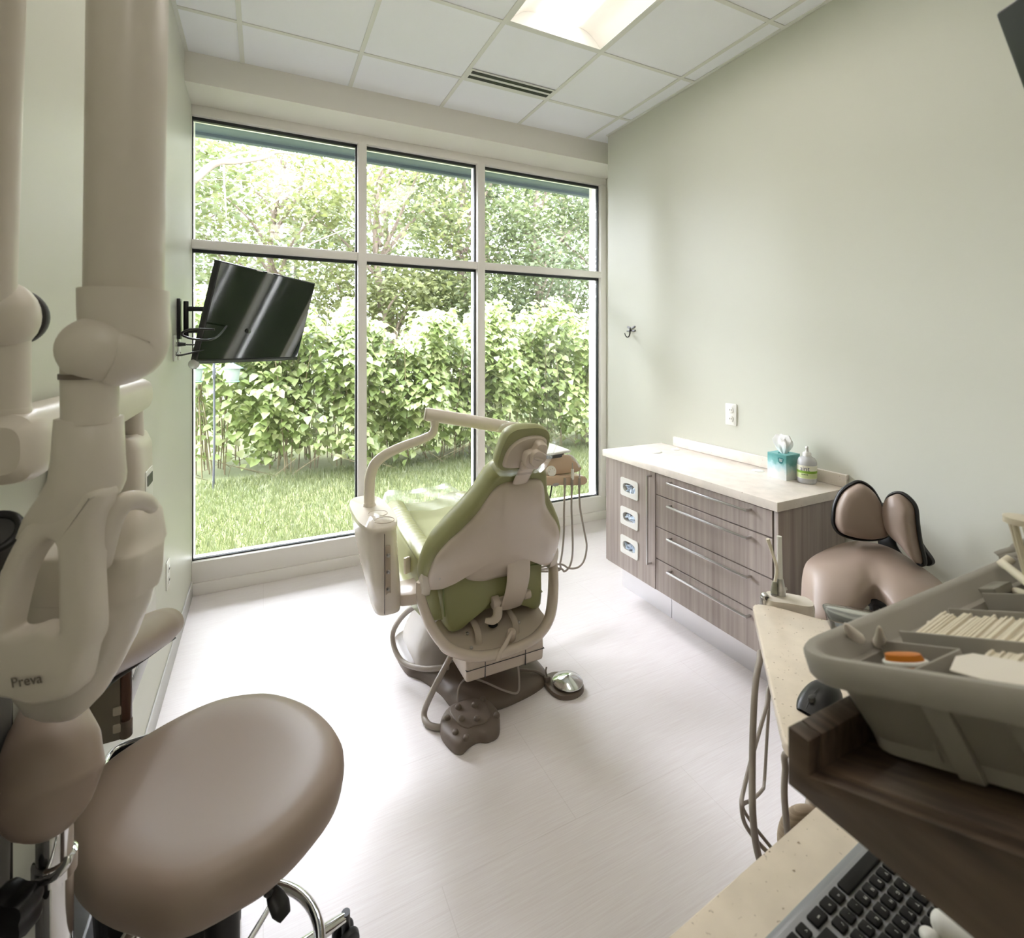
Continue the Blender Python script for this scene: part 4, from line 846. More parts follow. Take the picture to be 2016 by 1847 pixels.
MB().tube([V((po.x, po.y, .42)), V((po.x + .04, po.y + .05, .42)), V((cx - .06, cy - .03, .50)), V((cx, cy, .505))], .016, 12).build('support_bracket', M_CHROME, s1)
cz = at(90, 1725, t=.80)
MB().lathe([(.0245, 0), (.029, .003), (.029, .03), (.0245, .033)], (po.x, po.y, cz.z - .02), n=32).build('clamp_collar', M_CHROME, s1)
MB().tube([at(76, 1735, t=.79), at(92, 1733, t=.775), at(112, 1722, t=.77), at(132, 1700, t=.775), at(136, 1686, t=.78)], [.006, .006, .006, .0065, .0075], 12).build('clamp_lever', M_CHROME, s1)
k0, k1 = at(74, 1748, t=.79), at(50, 1768, t=.775)
MB().cyl(k0, k1, .005, None, 10).build('knob_stem', M_CHROME, s1)
kc = at(30, 1790, t=.765)
MB().prof([((.034 + .005 * math.cos(4 * a)) * math.cos(a), (.030 + .005 * math.cos(4 * a)) * math.sin(a)) for a in [2 * PI * i / 40 for i in range(40)]], kc, (Rv * .6 - Zv * .8).normalized(), (Rv * .8 + Zv * .6).normalized(), -Fv, [(0, 0, -.02), (.9, 0, -.018), (1, 0, -.01), (1, 0, .008), (.85, 0, .018), (0, 0, .021)]).build('clamp_knob', M_BLACK, s1)

# ================================================================ SADDLE STOOL by the cabinet
s2 = thing('saddle_stool', (2.0, 1.05, 0), 'taupe saddle stool with winged black shell backrest between the cabinet and right wall', 'stool')
def lobe(px, p, n, name, parent, th=.045):
    n = V(n).normalized(); e1 = V((0, 0, 1)).cross(n).normalized(); e2 = n.cross(e1); p = V(p)
    q = []
    for u, v in px:
        r = onplane(u, v, p, n) - p; q.append((r.dot(e1), r.dot(e2)))
    q = cr(q, 4)
    o = MB().prof(q, p, e1, e2, n, [(0, 0, -.012), (.97, 0, -.012), (1, 0, 0), (1, .003, .012), (.96, 0, .024), (.85, 0, .036), (.6, 0, .043), (.3, 0, .045), (0, 0, .046)]).build('back_pad', M_TAUPE, parent, sharp=70)
    sh = MB().prof(q, p, e1, e2, n, [(0, 0, -.04), (.8, 0, -.036), (.97, -.004, -.026), (1, -.010, -.014), (1, -.011, -.002), (1, -.006, .002), (.97, 0, -.008), (0, 0, -.0125)]).build('back_shell', M_BLACK, parent, sharp=70)
    return p, e1, e2, n
Lp = [(1643.7, 1019.5), (1647, 994.6), (1659.5, 969.8), (1680, 955), (1695.7, 951.7), (1713.8, 963), (1726, 981), (1732, 994.6), (1738.7, 1021.8), (1747, 1046.7), (1741, 1055.7), (1718, 1060.7), (1686.7, 1059), (1657, 1050), (1646, 1036)]
Rp = [(1744, 994.6), (1752, 978.8), (1768, 972.5), (1784, 981), (1797.5, 999), (1801, 1028.6), (1806.5, 1067), (1815, 1104), (1811, 1110), (1799.8, 1098.7), (1784, 1078), (1763.6, 1060), (1750, 1040), (1744, 1015)]
lobe(Lp, at(1695, 1008, t=2.02), (-.62, -.78, .08), 'l', s2)
lobe(Rp, at(1778, 1035, t=1.93), (-.985, .1, .05), 'r', s2)
fl = [(1806, 1058), (1820, 1078), (1834, 1097), (1839, 1108), (1834, 1114), (1824, 1114), (1814, 1104), (1806, 1084)]
lp2 = at(1822, 1090, t=1.96); ln = V((-.985, .1, .05)).normalized(); le1 = V((0, 0, 1)).cross(ln).normalized(); le2 = ln.cross(le1)
lq = [((onplane(u, v, lp2, ln) - lp2).dot(le1), (onplane(u, v, lp2, ln) - lp2).dot(le2)) for u, v in fl]
MB().prof(cr(lq, 4), lp2, le1, le2, ln, [(0, 0, -.012), (.95, 0, -.01), (1, 0, 0), (.95, 0, .008), (0, 0, .01)]).build('shell_flange', M_BLACK, s2)
bc = at(1741, 1010, t=2.03)
MB().tube([bc + V((.02, .01, .03)), bc + V((.03, .01, -.06)), at(1748, 1075, t=2.02), at(1768, 1110, t=1.98), at(1790, 1135, t=1.9)], [.03, .034, .034, .04, .04], 14, flat=(.35, 1)).build('back_stem', M_BLACK, s2)
# saddle seat: grid surface with a notched, drooping front edge
ST = at(1722, 1118, t=1.86); fr_ = V((-.86, -.51, 0)); la = V((.51, -.86, 0))
NU, NVv = 33, 25
def saddle(a, b):
    """a across -1..1, b 0 rear .. 1 front"""
    w = .235 * (1 - .45 * abs(1 - b * 1.25 if b < .8 else 0) ** 2.2)
    front = .175 + .055 * math.exp(-((abs(a) - .6) / .3) ** 2) - .075 * math.exp(-(a / .17) ** 2) - .08 * max(0, abs(a) - .82) / .18
    y = -.21 + (front + .21) * b
    dr = max(0, b - .5) / .5
    z = -.05 * abs(a) ** 2.4 - .13 * dr ** 1.9 * (.25 + .75 * min(1, abs(a) * 1.9)) + .03 * (1 - b) ** 2
    y -= .03 * dr ** 3
    return ST + la * (a * w) + fr_ * y + Zv * z
top = [[saddle(-1 + 2 * i / (NU - 1), j / (NVv - 1)) for i in range(NU)] for j in range(NVv)]
bot = [[p - Zv * (.058) for p in r] for r in top]
vs = [p for r in top for p in r] + [p for r in bot for p in r]; fs = []; N_ = NU * NVv
for j in range(NVv - 1):
    for i in range(NU - 1):
        a = j * NU + i; fs.append((a, a + 1, a + NU + 1, a + NU)); fs.append((N_ + a, N_ + a + NU, N_ + a + NU + 1, N_ + a + 1))
for j in range(NVv - 1):
    a, b = j * NU, (j + 1) * NU; fs.append((a, b, N_ + b, N_ + a)); a, b = j * NU + NU - 1, (j + 1) * NU + NU - 1; fs.append((a, N_ + a, N_ + b, b))
for i in range(NU - 1):
    fs.append((i, N_ + i, N_ + i + 1, i + 1)); a = (NVv - 1) * NU + i; fs.append((a, a + 1, N_ + a + 1, N_ + a))
seat2 = MB().add(vs, fs).build('seat', M_TAUPE, s2, sharp=180, subsurf=2)
sc_ = V((ST.x, ST.y, 0))
MB().box(sc_ + V((0, 0, ST.z - .10)), (.16, .16, .03), None, .005).tube([sc_ + V((0, 0, ST.z - .1)) , sc_ + fr_ * .1 + V((0, 0, ST.z - .11)), sc_ + fr_ * .15 + V((0, 0, ST.z - .12))], .012, 10).build('tilt_mechanism', M_BLACK, s2)
MB().tube([sc_ + V((.0, 0, ST.z - .105)), sc_ - fr_ * .15 + V((0, 0, ST.z - .11)), at(1790, 1150, t=1.9)], .02, 10, flat=(.5, 1.4)).build('back_bracket', M_BLACK, s2)
MB().cyl(sc_ + V((0, 0, .1)), sc_ + V((0, 0, .36)), .03, None, 24).cyl(sc_ + V((0, 0, .3)), sc_ + V((0, 0, ST.z - .1)), .016, None, 16).build('gas_column', M_BLACK, s2)
for k in range(5):
    a = .3 + k * 2 * PI / 5; d = V((math.cos(a), math.sin(a), 0)); e = V((-d.y, d.x, 0))
    lg = MB().tube([sc_ + V((0, 0, .115)), sc_ + d * .14 + V((0, 0, .10)), sc_ + d * .24 + V((0, 0, .075))], [.024, .018, .012], 10).build('leg', M_BLACK, s2)
    wc = sc_ + d * .245 + V((0, 0, .027)); w = MB()
    for q in (-1, 1): w.cyl(wc + e * (q * .008), wc + e * (q * .026), .0265, None, 18, .005)
    w.cyl(wc, wc + V((0, 0, .055)), .01, None, 10).build('caster', M_BLACK, lg)

# ================================================================ MOBILE CART with suction instruments
ZT = .825
ct = thing('instrument_cart', (1.12, .70, 0), 'cream speckled cart top with two white suction tips and hanging hoses', 'cart')
c0, c1 = at(1480, 1186, Z=ZT), at(1545, 1470, Z=ZT)
ce = (c0 - c1); ce.z = 0; L_ = ce.length; ce.normalize(); cf = V((ce.y, -ce.x, 0))
pts = [(0, 0), (L_, 0), (L_, .06), (L_ - .03, .16), (L_ - .045, .30), (L_ - .05, .48), (.0, .48)]
rp = []
for i, p in enumerate(pts):
    a, b, c = V((*pts[i - 1], 0)), V((*p, 0)), V((*pts[(i + 1) % len(pts)], 0)); r = .028 if i in (0, 1, 5, 6) else .02
    u_, w_ = (a - b).normalized(), (c - b).normalized()
    for k in range(5):
        f = k / 4; q = (b + u_ * r) * (1 - f) ** 2 + b * 2 * f * (1 - f) + (b + w_ * r) * f ** 2; rp.append((q.x, q.y))
MB().prism(rp, V((c1.x, c1.y, 0)), ce, cf, (0, 0, 1), ZT - .026, ZT, .005, 3, .7).build('top', M_TOP, ct)
hp_ = V((c1.x, c1.y, 0)) + ce * (L_ + .022) + cf * .095
MB().prof(cr([(-.05, -.02), (.0, -.021), (.05, -.021), (.066, .0), (.05, .04), (-.03, .045), (-.055, .03)], 4), hp_, cf, ce, (0, 0, 1), [(0, 0, ZT - .06), (.95, 0, ZT - .06), (1, 0, ZT - .05), (1, 0, ZT + .002), (.95, 0, ZT + .012), (0, 0, ZT + .014)]).build('instrument_holder', M_BEIGE_W, ct)
def cb(u, v): return at(u, v, t=1.44)
va = [cb(1530, 1170), cb(1531, 1150), cb(1532, 1138)]
h1 = MB().cyl(cb(1538, 1180), cb(1537.5, 1162), .0125, None, 20, .003).cyl(cb(1537.5, 1164), cb(1536, 1139), .0125, .0085, 20, .002).cyl(cb(1531, 1163), cb(1549, 1159), .0042, None, 10, .001).build('suction_handle', M_STEEL, ct)
MB().cyl(cb(1536, 1141), cb(1534, 1056), .0068, None, 18).build('suction_tip', M_WPLAS, h1)
h2 = MB().cyl(cb(1524, 1185), cb(1524, 1168), .0095, None, 18, .002).cyl(cb(1518, 1170), cb(1532, 1167), .0035, None, 10, .001).build('saliva_handle', M_STEEL, ct)
MB().cyl(cb(1524, 1168), cb(1525, 1145), .0095, .0062, 18, .002).build('valve_sleeve', mat('sleeve_grey_green', (150, 150, 134), .4), h2)
MB().tube([cb(1525.5, 1147), cb(1529, 1128), cb(1528, 1112), cb(1521, 1090), cb(1513, 1066), cb(1511.5, 1061)], [.0042, .0042, .0042, .0042, .0055, .0052], 12).build('saliva_tip', M_CREAM, h2)
sy = cb(1504, 1178)
h3 = MB().cyl(sy - Zv * .03, sy + Zv * .004, .0105, None, 18, .002).cyl(sy + V((.0, .0, .008)), sy + V((0, 0, .008)) - Fv * .016, .0105, .009, 20, .002).build('syringe_holder', M_STEEL, ct)
MB().cyl(sy + V((0, 0, .008)) - Fv * .0165, sy + V((0, 0, .008)) - Fv * .018, .0055, None, 14).build('syringe_button', M_DARK, h3)
hos = [([(1500, 1284), (1496, 1300), (1488, 1340), (1483, 1420), (1481, 1520), (1482, 1600), (1488, 1660), (1500, 1705), (1520, 1745)], .0068, M_CORD, 1.08),
       ([(1517, 1350), (1509, 1390), (1495, 1440), (1478, 1500), (1463, 1560), (1460, 1586), (1468, 1625), (1505, 1672), (1540, 1695)], .0042, M_CORD, 1.12),
       ([(1519, 1360), (1512, 1420), (1505, 1535), (1500, 1556), (1480, 1575), (1462, 1587), (1480, 1620), (1515, 1665), (1545, 1700)], .0035, M_CORD, 1.13),
       ([(1549, 1484), (1546, 1515), (1544, 1560), (1548, 1615), (1555, 1660), (1575, 1700)], .0062, M_CORDL, .99)]
for px, r, m, t in hos:
    P_ = [at(u, v, t=t + (.2 if t > 1 else .0) * max(0, 1 - 1.6 * i / (len(px) - 1))) for i, (u, v) in enumerate(px)]
    P_ = [V((p.x, p.y, min(p.z, ZT - .036))) for p in P_]
    MB().tube([P_[0] + cf * .05 + ce * .0] + P_, r * (1.1 if t > 1 else 1), 10).build('suction_hose', m, ct)
cp = at(1625, 1590, t=1.12); cp = V((cp.x, cp.y, 0))
MB().cyl(cp + V((0, 0, .47)), cp + V((0, 0, ZT - .026)), .034, None, 28, .006).cyl(cp + V((0, 0, .04)), cp + V((0, 0, .48)), .026, None, 24).build('column', M_WPLAS, ct)
MB().prof(superell(.16, .13, 36, 3), cp, ce, cf, (0, 0, 1), [(0, 0, .0), (1, 0, .0), (1, 0, .03), (.9, 0, .045), (0, 0, .05)]).build('floor_base', M_BEIGE_W, ct)
hc_ = at(1588, 1640, t=1.05)
MB().ring(hc_ + V((.01, 0, -.03)), V((-.3, -.8, .35)), .05, .018, 40, 14).build('coiled_hose', mat('ribbed_hose', (196, 178, 154), .6, col2=(166, 148, 126), scale=(4, 4, 320)), ct)
MB().tube([hc_ + V((.05, .02, 0)), hc_ + V((.07, .02, .1)), V((cp.x - .01, cp.y, ZT - .03))], .016, 10).build('coil_riser', M_BEIGE_W, ct)

# mouse --------------------------------------------------------------
mc = at(1614, 1372, Z=ZT + .016)
ms = thing('computer_mouse', (mc.x, mc.y, ZT + .0005), 'black computer mouse on the cream cart top', 'mouse'); P = V(ms.location)
ma = V((-.93, -.12, 0)).normalized(); mb_ = V((-ma.y, ma.x, 0))
def msec(f, n=22):
    l = .056 * (2 * f - 1); w = .031 * (1 - abs(2 * f - 1) ** 3.2 * .45); h = .035 * (math.sin(PI * min(.97, f * .78 + .2)) ** .8)
    return [P + ma * l + mb_ * (w * math.copysign(abs(math.cos(a)) ** .75, math.cos(a))) + Zv * max(.001, h * max(0, math.sin(a)) ** .7 if a < PI else .001) for a in [PI * i / (n - 1) for i in range(n)]]
rg = [[P + (q - P) * .9 + ma * -.0035 for q in msec(.02)]] + [msec(.02 + .96 * i / 16) for i in range(17)] + [[P + (q - P) * .9 + ma * .003 for q in msec(.98)]]
MB().loft(rg).build('shell', M_BLACK, ms, sharp=60)
wh = P + ma * .034 + Zv * .026
MB().prof(superell(.010, .0055, 20, 2.2), wh, ma, mb_, (0, 0, 1), [(0, 0, -.008), (1, 0, -.004), (.9, 0, .003), (0, 0, .0048)]).build('scroll_wheel', M_DARK, ms)
MB().tube([P + ma * .045 + Zv * .0215, P + ma * .055 + Zv * .0135], .0009, 6, 2).tube([P + ma * .022 + Zv * .0315, P + ma * .006 + Zv * .0352], .0009, 6, 2).build('button_gap', M_DARK, ms)
lg_ = P + ma * -.028 + Zv * .0335
MB().tube([lg_ + mb_ * -.013, lg_ + mb_ * -.004 + Zv * .0012, lg_ + mb_ * .004 + Zv * .0008, lg_ + mb_ * .013 - Zv * .0005], .0011, 6, 3).build('printed_mark', mat('print_silver', (190, 190, 190), .4), ms)
# clear instrument box on the cart
bq = at(1680, 1232, Z=ZT + .01); bq = V((bq.x, bq.y, ZT))
ib = thing('clear_box', (bq.x, bq.y, ZT + .0005), 'clear plastic box with orange contents at the far edge of the cart top', 'box'); P = V(ib.location)
MB().loft([[P + ce * a * s + cf * b * s + Zv * z for a, b in rrect(.085, .12, .018)] for z, s in ((.0, .9), (.03, 1), (.03, .965), (.003, .87))]).build('tray', M_CLEAR, ib)
MB().prism(rrect(.092, .127, .02), P, ce, cf, (0, 0, 1), .031, .037, .002).build('lid', M_CLEAR, ib)
MB().box(P + Zv * .012 + cf * .01, (.05, .035, .016), None, .004).build('orange_pack', mat('orange_plastic', (216, 138, 44), .4), ib)
MB().box(P + Zv * .012 - cf * .03, (.035, .03, .014), None, .004).build('blue_pack', mat('pale_blue', (140, 168, 196), .4), ib)

# ================================================================ KEYBOARD COUNTER
kc0, kc1 = at(1310, 1847, Z=ZT), at(1580, 1612, Z=ZT)
kx = (kc1 - kc0); kx.z = 0; kx.normalize(); ky = V((kx.y, -kx.x, 0))           # ky runs back from the front edge, towards the camera
KO = V((kc0.x, kc0.y, 0))
kt = thing('keyboard_counter', (.7, .2, 0), 'cream speckled counter under the keyboard in the lower right foreground', 'counter')
MB().prism([(-.22, 0), (.37, 0), (.37, .0), (.95, 0), (.95, .52), (-.22, .52)], KO, kx, ky, (0, 0, 1), ZT - .03, ZT, .005, 3).build('top', M_TOP, kt)
MB().prism([(.32, .06), (.93, .06), (.93, .5), (.32, .5)], KO, kx, ky, (0, 0, 1), 0, ZT - .031, .003).build('cabinet_base', M_WOODB, kt)

kb0 = at(1690, 1716, Z=ZT + .016)                # middle of the space bar
kb = thing('computer_keyboard', (kb0.x, kb0.y, ZT + .0005), 'black keyboard with silver frame on the cream counter', 'keyboard')
KR, KU = -kx, ky                                # the typist's right and away directions
KP = V((kb0.x, kb0.y, ZT)) + KU * 0; U_ = .019
def kpt(x, y, z): return KP + KR * x + KU * y + Zv * z
M_KFR = mat('keyboard_silver', (150, 152, 156), .35, .4)
M_KEY = mat('key_black', (17, 15, 15), .55, spec=.3)
M_LEG = mat('key_print', (214, 212, 208), .5)
MB().prism(rrect(.452, .142, .008), kpt(.0, .0475, 0), KR, KU, (0, 0, 1), .001, .011, .003).build('frame', M_KFR, kb)
MB().prism(rrect(.436, .124, .004), kpt(.0, .0475, 0), KR, KU, (0, 0, 1), .0112, .0122, .0006).build('key_bed', mat('key_bed', (150, 150, 152), .4), kb)
rows = [[(-.5, 5.6, ''), (2.9, 1.1, 'alt'), (4.05, 1.2, 'fn'), (5.4, 1.5, 'ctrl'), (7.0, 1, '<'), (8.05, 1, 'v'), (9.1, 1, '>')],
        [(-6, 2.2, 'shift')] + [(-4.4 + i, 1, c) for i, c in enumerate('ZXCVBNM,./')] + [(6.35, 1.9, 'shift'), (8.05, 1, '^')],
        [(-6.1, 1.8, 'caps')] + [(-4.65 + i, 1, c) for i, c in enumerate("ASDFGHJKL;'")] + [(6.95, 1.6, 'enter')],
        [(-6.3, 1.4, 'tab')] + [(-4.9 + i, 1, c) for i, c in enumerate('QWERTYUIOP[]')] + [(7.2, 1.1, '\\')],
        [(-6.4 + i, 1, c) for i, c in enumerate('`1234567890-=')] + [(7.3, 1.8, 'del')],
        [(-6.4 + i * 1.1, .95, c) for i, c in enumerate(['esc'] + ['F%d' % i for i in range(1, 13)])]]
for r, row in enumerate(rows):
    for x, w, c in row:
        kcx, kcy = x * U_, r * U_ + (0 if r else 0)
        key = MB().prism(rrect(w * U_ - .0042, U_ - .0042, .002, 3), kpt(kcx, kcy, 0), KR, KU, (0, 0, 1), .0123, .0165, .0012, 2).build('key', M_KEY, kb)
        if c and -.09 < kcx: text_mesh('legend', c, .0056 if len(c) == 1 else .0036, M_LEG, key, kpt(kcx - (.002 if len(c) == 1 else 0), kcy + .0018, .01665), KR, KU, .0001)
# white scanner handle lying on the keyboard
w0, w1 = at(1858, 1822, Z=ZT + .033), at(1965, 1880, Z=ZT + .04)
sc = thing('white_handpiece', (w0.x, w0.y, ZT + .017), 'rounded white plastic handpiece lying over the keyboard keys', 'handpiece')
wd_ = (w1 - w0).normalized()
MB().tube([w0 - wd_ * .012, w0 - wd_ * .008, w0, w0.lerp(w1, .4), w1], [.004, .011, .0145, .0155, .015], 20, 5).build('body', M_WPLAS, sc)
MB().tube([w0 + wd_ * .03 , w0 + wd_ * .032], .0157, 20, 1, smooth=False).build('seam_ring', M_BEIGE, sc)
MB().ball(at(1832, 1846, Z=ZT + .024), (.011, .011, .0075)).build('tip', M_WPLAS, sc)

# ================================================================ TILTED WOODEN SHELF with caddy
XA = .45; DK = math.radians(22); D2 = V((0, -math.cos(DK), math.sin(DK))); DN = V((0, math.sin(DK), math.cos(DK)))
sf = thing('wood_shelf', (.9, .1, 1.135), 'tilted walnut wood shelf with a raised end lip in the right foreground', 'shelf')
yA, yB, zA, zI, zb = .3127, .2922, 1.190, 1.158, 1.135
side = [(yA, zb), (yA, zA), (yB, zA), (yB, zI), (-.12, zI + math.tan(DK) * (yB + .12)), (-.12, zb)]
MB().prism(side, (0, 0, 0), (0, 1, 0), (0, 0, 1), (1, 0, 0), XA, XA + .019, .0012, 2).build('side_panel', M_WOODB, sf)
MB().bx(XA + .0195, 1.25, yB, yA, zb, zA, .0012).build('end_lip', M_WOODB, sf)
MB().prism([(yB - .0005, zI), (-.12, zI + math.tan(DK) * (yB + .12)), (-.12, zI + math.tan(DK) * (yB + .12) - .02), (yB - .0005, zI - .02)], (0, 0, 0), (0, 1, 0), (0, 0, 1), (1, 0, 0), XA + .0195, 1.25, .001).build('deck', M_WOODB, sf)
MB().bx(1.10, 1.12, -.1, .28, ZT + .0005, zb - .001, .001).build('support_panel', M_WOODB, sf)

TB = V((.521, .281, 1.162)) + DN * .001
tub = thing('caddy', TB, 'grey plastic divided caddy standing on the tilted wooden shelf', 'caddy')
def tp(a, b, n): return TB + V((1, 0, 0)) * a + D2 * b + DN * n
TL_, TW, TH = .66, .27, .088
def trect(o, n, r=.03): return [tp(TL_ / 2 + a, TW / 2 + b, n) for a, b in rrect(TL_ + 2 * o, TW + 2 * o, r + o, 6)]
MB().loft([trect(-.012, 0), trect(.0, .004), trect(.006, TH - .023), trect(.008, TH - .0225), trect(.037, TH - .0225), trect(.039, TH - .019), trect(.039, TH - .002), trect(.036, TH + .002), trect(.028, TH + .002), trect(.022, TH - .002), trect(.0, .012), trect(-.004, .008)]).build('tub', M_TUB, tub, sharp=45)
for a in (.06, .12):
    MB().prism([(-.009, 0), (.009, 0), (.011, TH - .02), (-.011, TH - .02)], tp(0, .03 + a, .002), D2, DN + V((-.24, 0, 0)), (-1, 0, 0), -.002, .004, .001).build('rib', M_TUB, tub)
def wallq(a0, b0, a1, b1, n0=.01, n1=.078, th=.003):
    p, q = tp(a0, b0, 0), tp(a1, b1, 0); d = (q - p).normalized(); s = d.cross(DN)
    return MB().prism([(0, n0), ((q - p).length, n0), ((q - p).length, n1), (0, n1)], p, d, DN, s, -th / 2, th / 2, .001)
for w4 in ((.117, .0, .117, .27), (.078, .0, .078, .076), (-.004, .07, .078, .076), (.225, .0, .225, .27), (.31, .0, .31, .27), (.117, .135, .225, .135), (.42, 0, .42, .27)):
    wallq(*w4).build('divider', M_TUB, tub)
MB().tube([tp(.50, -.03, TH), tp(.505, -.028, TH + .008), tp(.52, -.025, TH + .012), tp(.6, -.02, TH + .012), tp(.64, .0, TH + .012), tp(.64, .25, TH + .012), tp(.52, .27, TH + .012), tp(.50, .24, TH + .01)], .008, 10, 5, flat=(1, .8), closed=True).build('inner_tray_rim', M_TUB, tub)
MB().prism([(0, 0), (.12, 0), (.12, .24), (0, .24)], tp(.51, .0, TH - .012), V((1, 0, 0)), D2, DN, 0, .004).build('inner_tray', M_TUB, tub)
# contents of the caddy: each a thing of its own
def item(mb, name, m, label, cat, O, group=None): return tag(mb.build(name, m, origin=O), label, cat, group)
rr = random.Random(5); m = MB()
for i in range(88):
    f = i / 87; b0 = -.004 + .185 * f; a0 = .084 + (.0 if b0 > .077 else .036); l = .215 - a0 + rr.uniform(-.006, .006)
    m.prism([(0, 0), (.0021, 0), (.0021, l), (0, l)], tp(a0, b0, .064 + rr.uniform(-.002, .002)), D2, V((.995, 0, 0)) + DN * (.10 + rr.uniform(-.012, .012)), DN, -.03, .0)
item(m, 'paper_stack', M_CREAM, 'thick cream stack of paper strips with ragged ends in the grey caddy', 'paper', tp(.16, .07, .05))
m = MB().prism([(.022, .092), (.06, .080), (.074, .088), (.062, .15), (.0, .15)], tp(0, 0, .0755), V((1, 0, 0)), D2, DN, 0, .0012)
item(m, 'white_card', M_PAPER, 'white card lying in the caddy below the cream paper stack', 'card', tp(.05, .12, .066))
m = MB().prof(superell(.0165, .0085, 26, 2.3), tp(.034, .048, .078), (V((.35, 0, 0)) + D2 * .93).normalized(), (V((.93, 0, 0)) - D2 * .35).normalized(), DN, [(0, 0, -.012), (1, 0, -.011), (1, 0, -.003), (.9, 0, .003), (0, 0, .005)])
oc = tp(.034, .048, .077); oe1 = (V((.35, 0, 0)) + D2 * .93).normalized(); oe2 = (V((.93, 0, 0)) - D2 * .35).normalized()
oa = item(m, 'orange_applicator', mat('orange_item', (206, 122, 28), .4), 'small orange oval applicator cap in the near corner of the caddy', 'applicator', tp(.028, .052, .076))
MB().tube([oc + oe1 * (.0172 * math.cos(q)) + oe2 * (.0092 * math.sin(q)) - DN * .003 for q in [2 * PI * i / 28 for i in range(28)]], .0022, 8, 1, smooth=False, closed=True).build('white_rim', M_WPLAS, oa)
for (pa, pb, r, lab) in (((1700, 1283), (1664, 1228), .015, 'white tapered syringe tip leaning over the caddy corner, the one nearer the cart top'), ((1736, 1283), (1731, 1234), .0095, 'white tapered syringe tip standing beside the orange cap')):
    p0 = onplane(*pa, tp(0, 0, .055), DN); p1 = onplane(*pb, tp(0, .0, .10), DN)
    item(MB().tube([p0 - DN * .042, p0, p0.lerp(p1, .5), p1], [r, r, r * .62, .0012], 12, 4), 'syringe_tip', M_PAPER, lab, 'syringe tip', p0, 'tapered syringe tips')
for i, (pa, pb, lab) in enumerate((((1975, 1110), (2040, 1160), 'white stick with a blunt cap lying across the far caddy rim'), ((1995, 1162), (2045, 1180), 'pointed cream stick lying inside the caddy behind the paper stack'))):
    p0 = onplane(*pa, tp(0, 0, TH + .006 - .03 * i), DN); p1 = onplane(*pb, tp(0, 0, TH + .01 - .03 * i), DN)
    m = MB().tube([p0, p0.lerp(p1, .15), p1], [.006 if i == 0 else .0012, .0052, .0052], 12, 3)
    if i == 0: m.cyl(p0 + (p0 - p1).normalized() * .004 - Rv * .004 - Zv * .004, p0 + Rv * .012 + Zv * .008, .0062, None, 14, .002)
    item(m, 'applicator_stick', M_CREAM, lab, 'stick', p0, 'applicator sticks')
p0 = at(2012, 1024, t=.6)
sw = MB().prof(superell(.017, .017, 28, 2), p0, Rv, Fv, Zv, [(0, 0, -.004), (1, 0, -.004), (1, 0, .003), (0, 0, .005)])
for i in range(7): sw.cyl(p0 + V((.011 * math.cos(i * .9), .011 * math.sin(i * .9), -.002)), p0 + V((.04 + .004 * math.cos(i * .9), .004 * math.sin(i * .9) - .012, -.158)), .0019, None, 8)
item(sw, 'swab_bundle', M_CREAM, 'fan of cream swab sticks under a flat round cap at the right edge', 'swabs', p0)
for i, (u, v) in enumerate(((1768, 1226), (1783, 1229), (1806, 1234))):
    q = onplane(u, v, tp(0, 0, .06), DN)
    item(MB().cyl(q - D2 * .018, q + D2 * .018, .0078, None, 16, .002), 'cotton_roll', M_PAPER, 'short white cotton roll in the caddy compartment behind the orange cap', 'cotton roll', q, 'cotton rolls in the caddy')
q = onplane(1935, 1160, tp(0, 0, .07), DN)
item(MB().box(q, (.05, .05, .012), Matrix((V((1, 0, 0)), D2, DN)).transposed(), .002), 'clip_holder', mat('grey_holder', (150, 146, 136), .5), 'flat grey holder lying in the far caddy compartment', 'holder', q)

# black monitor edge, upper right
mp = at(1957, 28, t=.62); eh = (Rv * .347 - Zv * .938).normalized(); ew = (Fv * .8 + Rv * .6); ew = (ew - eh * ew.dot(eh)).normalized(); et = eh.cross(ew).normalized()
if et.dot(Rv) < 0: et = -et
et = (Rv * .86 + Zv * .5 ); et = (et - eh * et.dot(eh)).normalized(); ew = eh.cross(et).normalized()
if ew.dot(Fv) > 0: ew = -ew
mo = thing('monitor', mp, 'black edge of a tilted computer monitor at the top right', 'monitor')
Mx = Matrix((et, eh, ew)).transposed()
MB().box(mp + et * .017 + eh * .16 + ew * .22, (.034, .32, .44), Mx, .004, 3).build('housing', M_BLACK, mo)
MB().box(mp + et * .0345 + eh * .16 + ew * .22, (.002, .30, .42), Mx, .0005).build('screen', M_SCREEN, mo)
mce = mp + et * .03 + eh * .16 + ew * .3
MB().tube([mce, V((1.3, mce.y - .15, mce.z)), V((XR - .01, mce.y - .2, mce.z))], .022, 12, 4).box(V((XR - .01, mce.y - .2, mce.z)), (.018, .12, .2), None, .003).build('wall_arm', M_BLACK, mo)

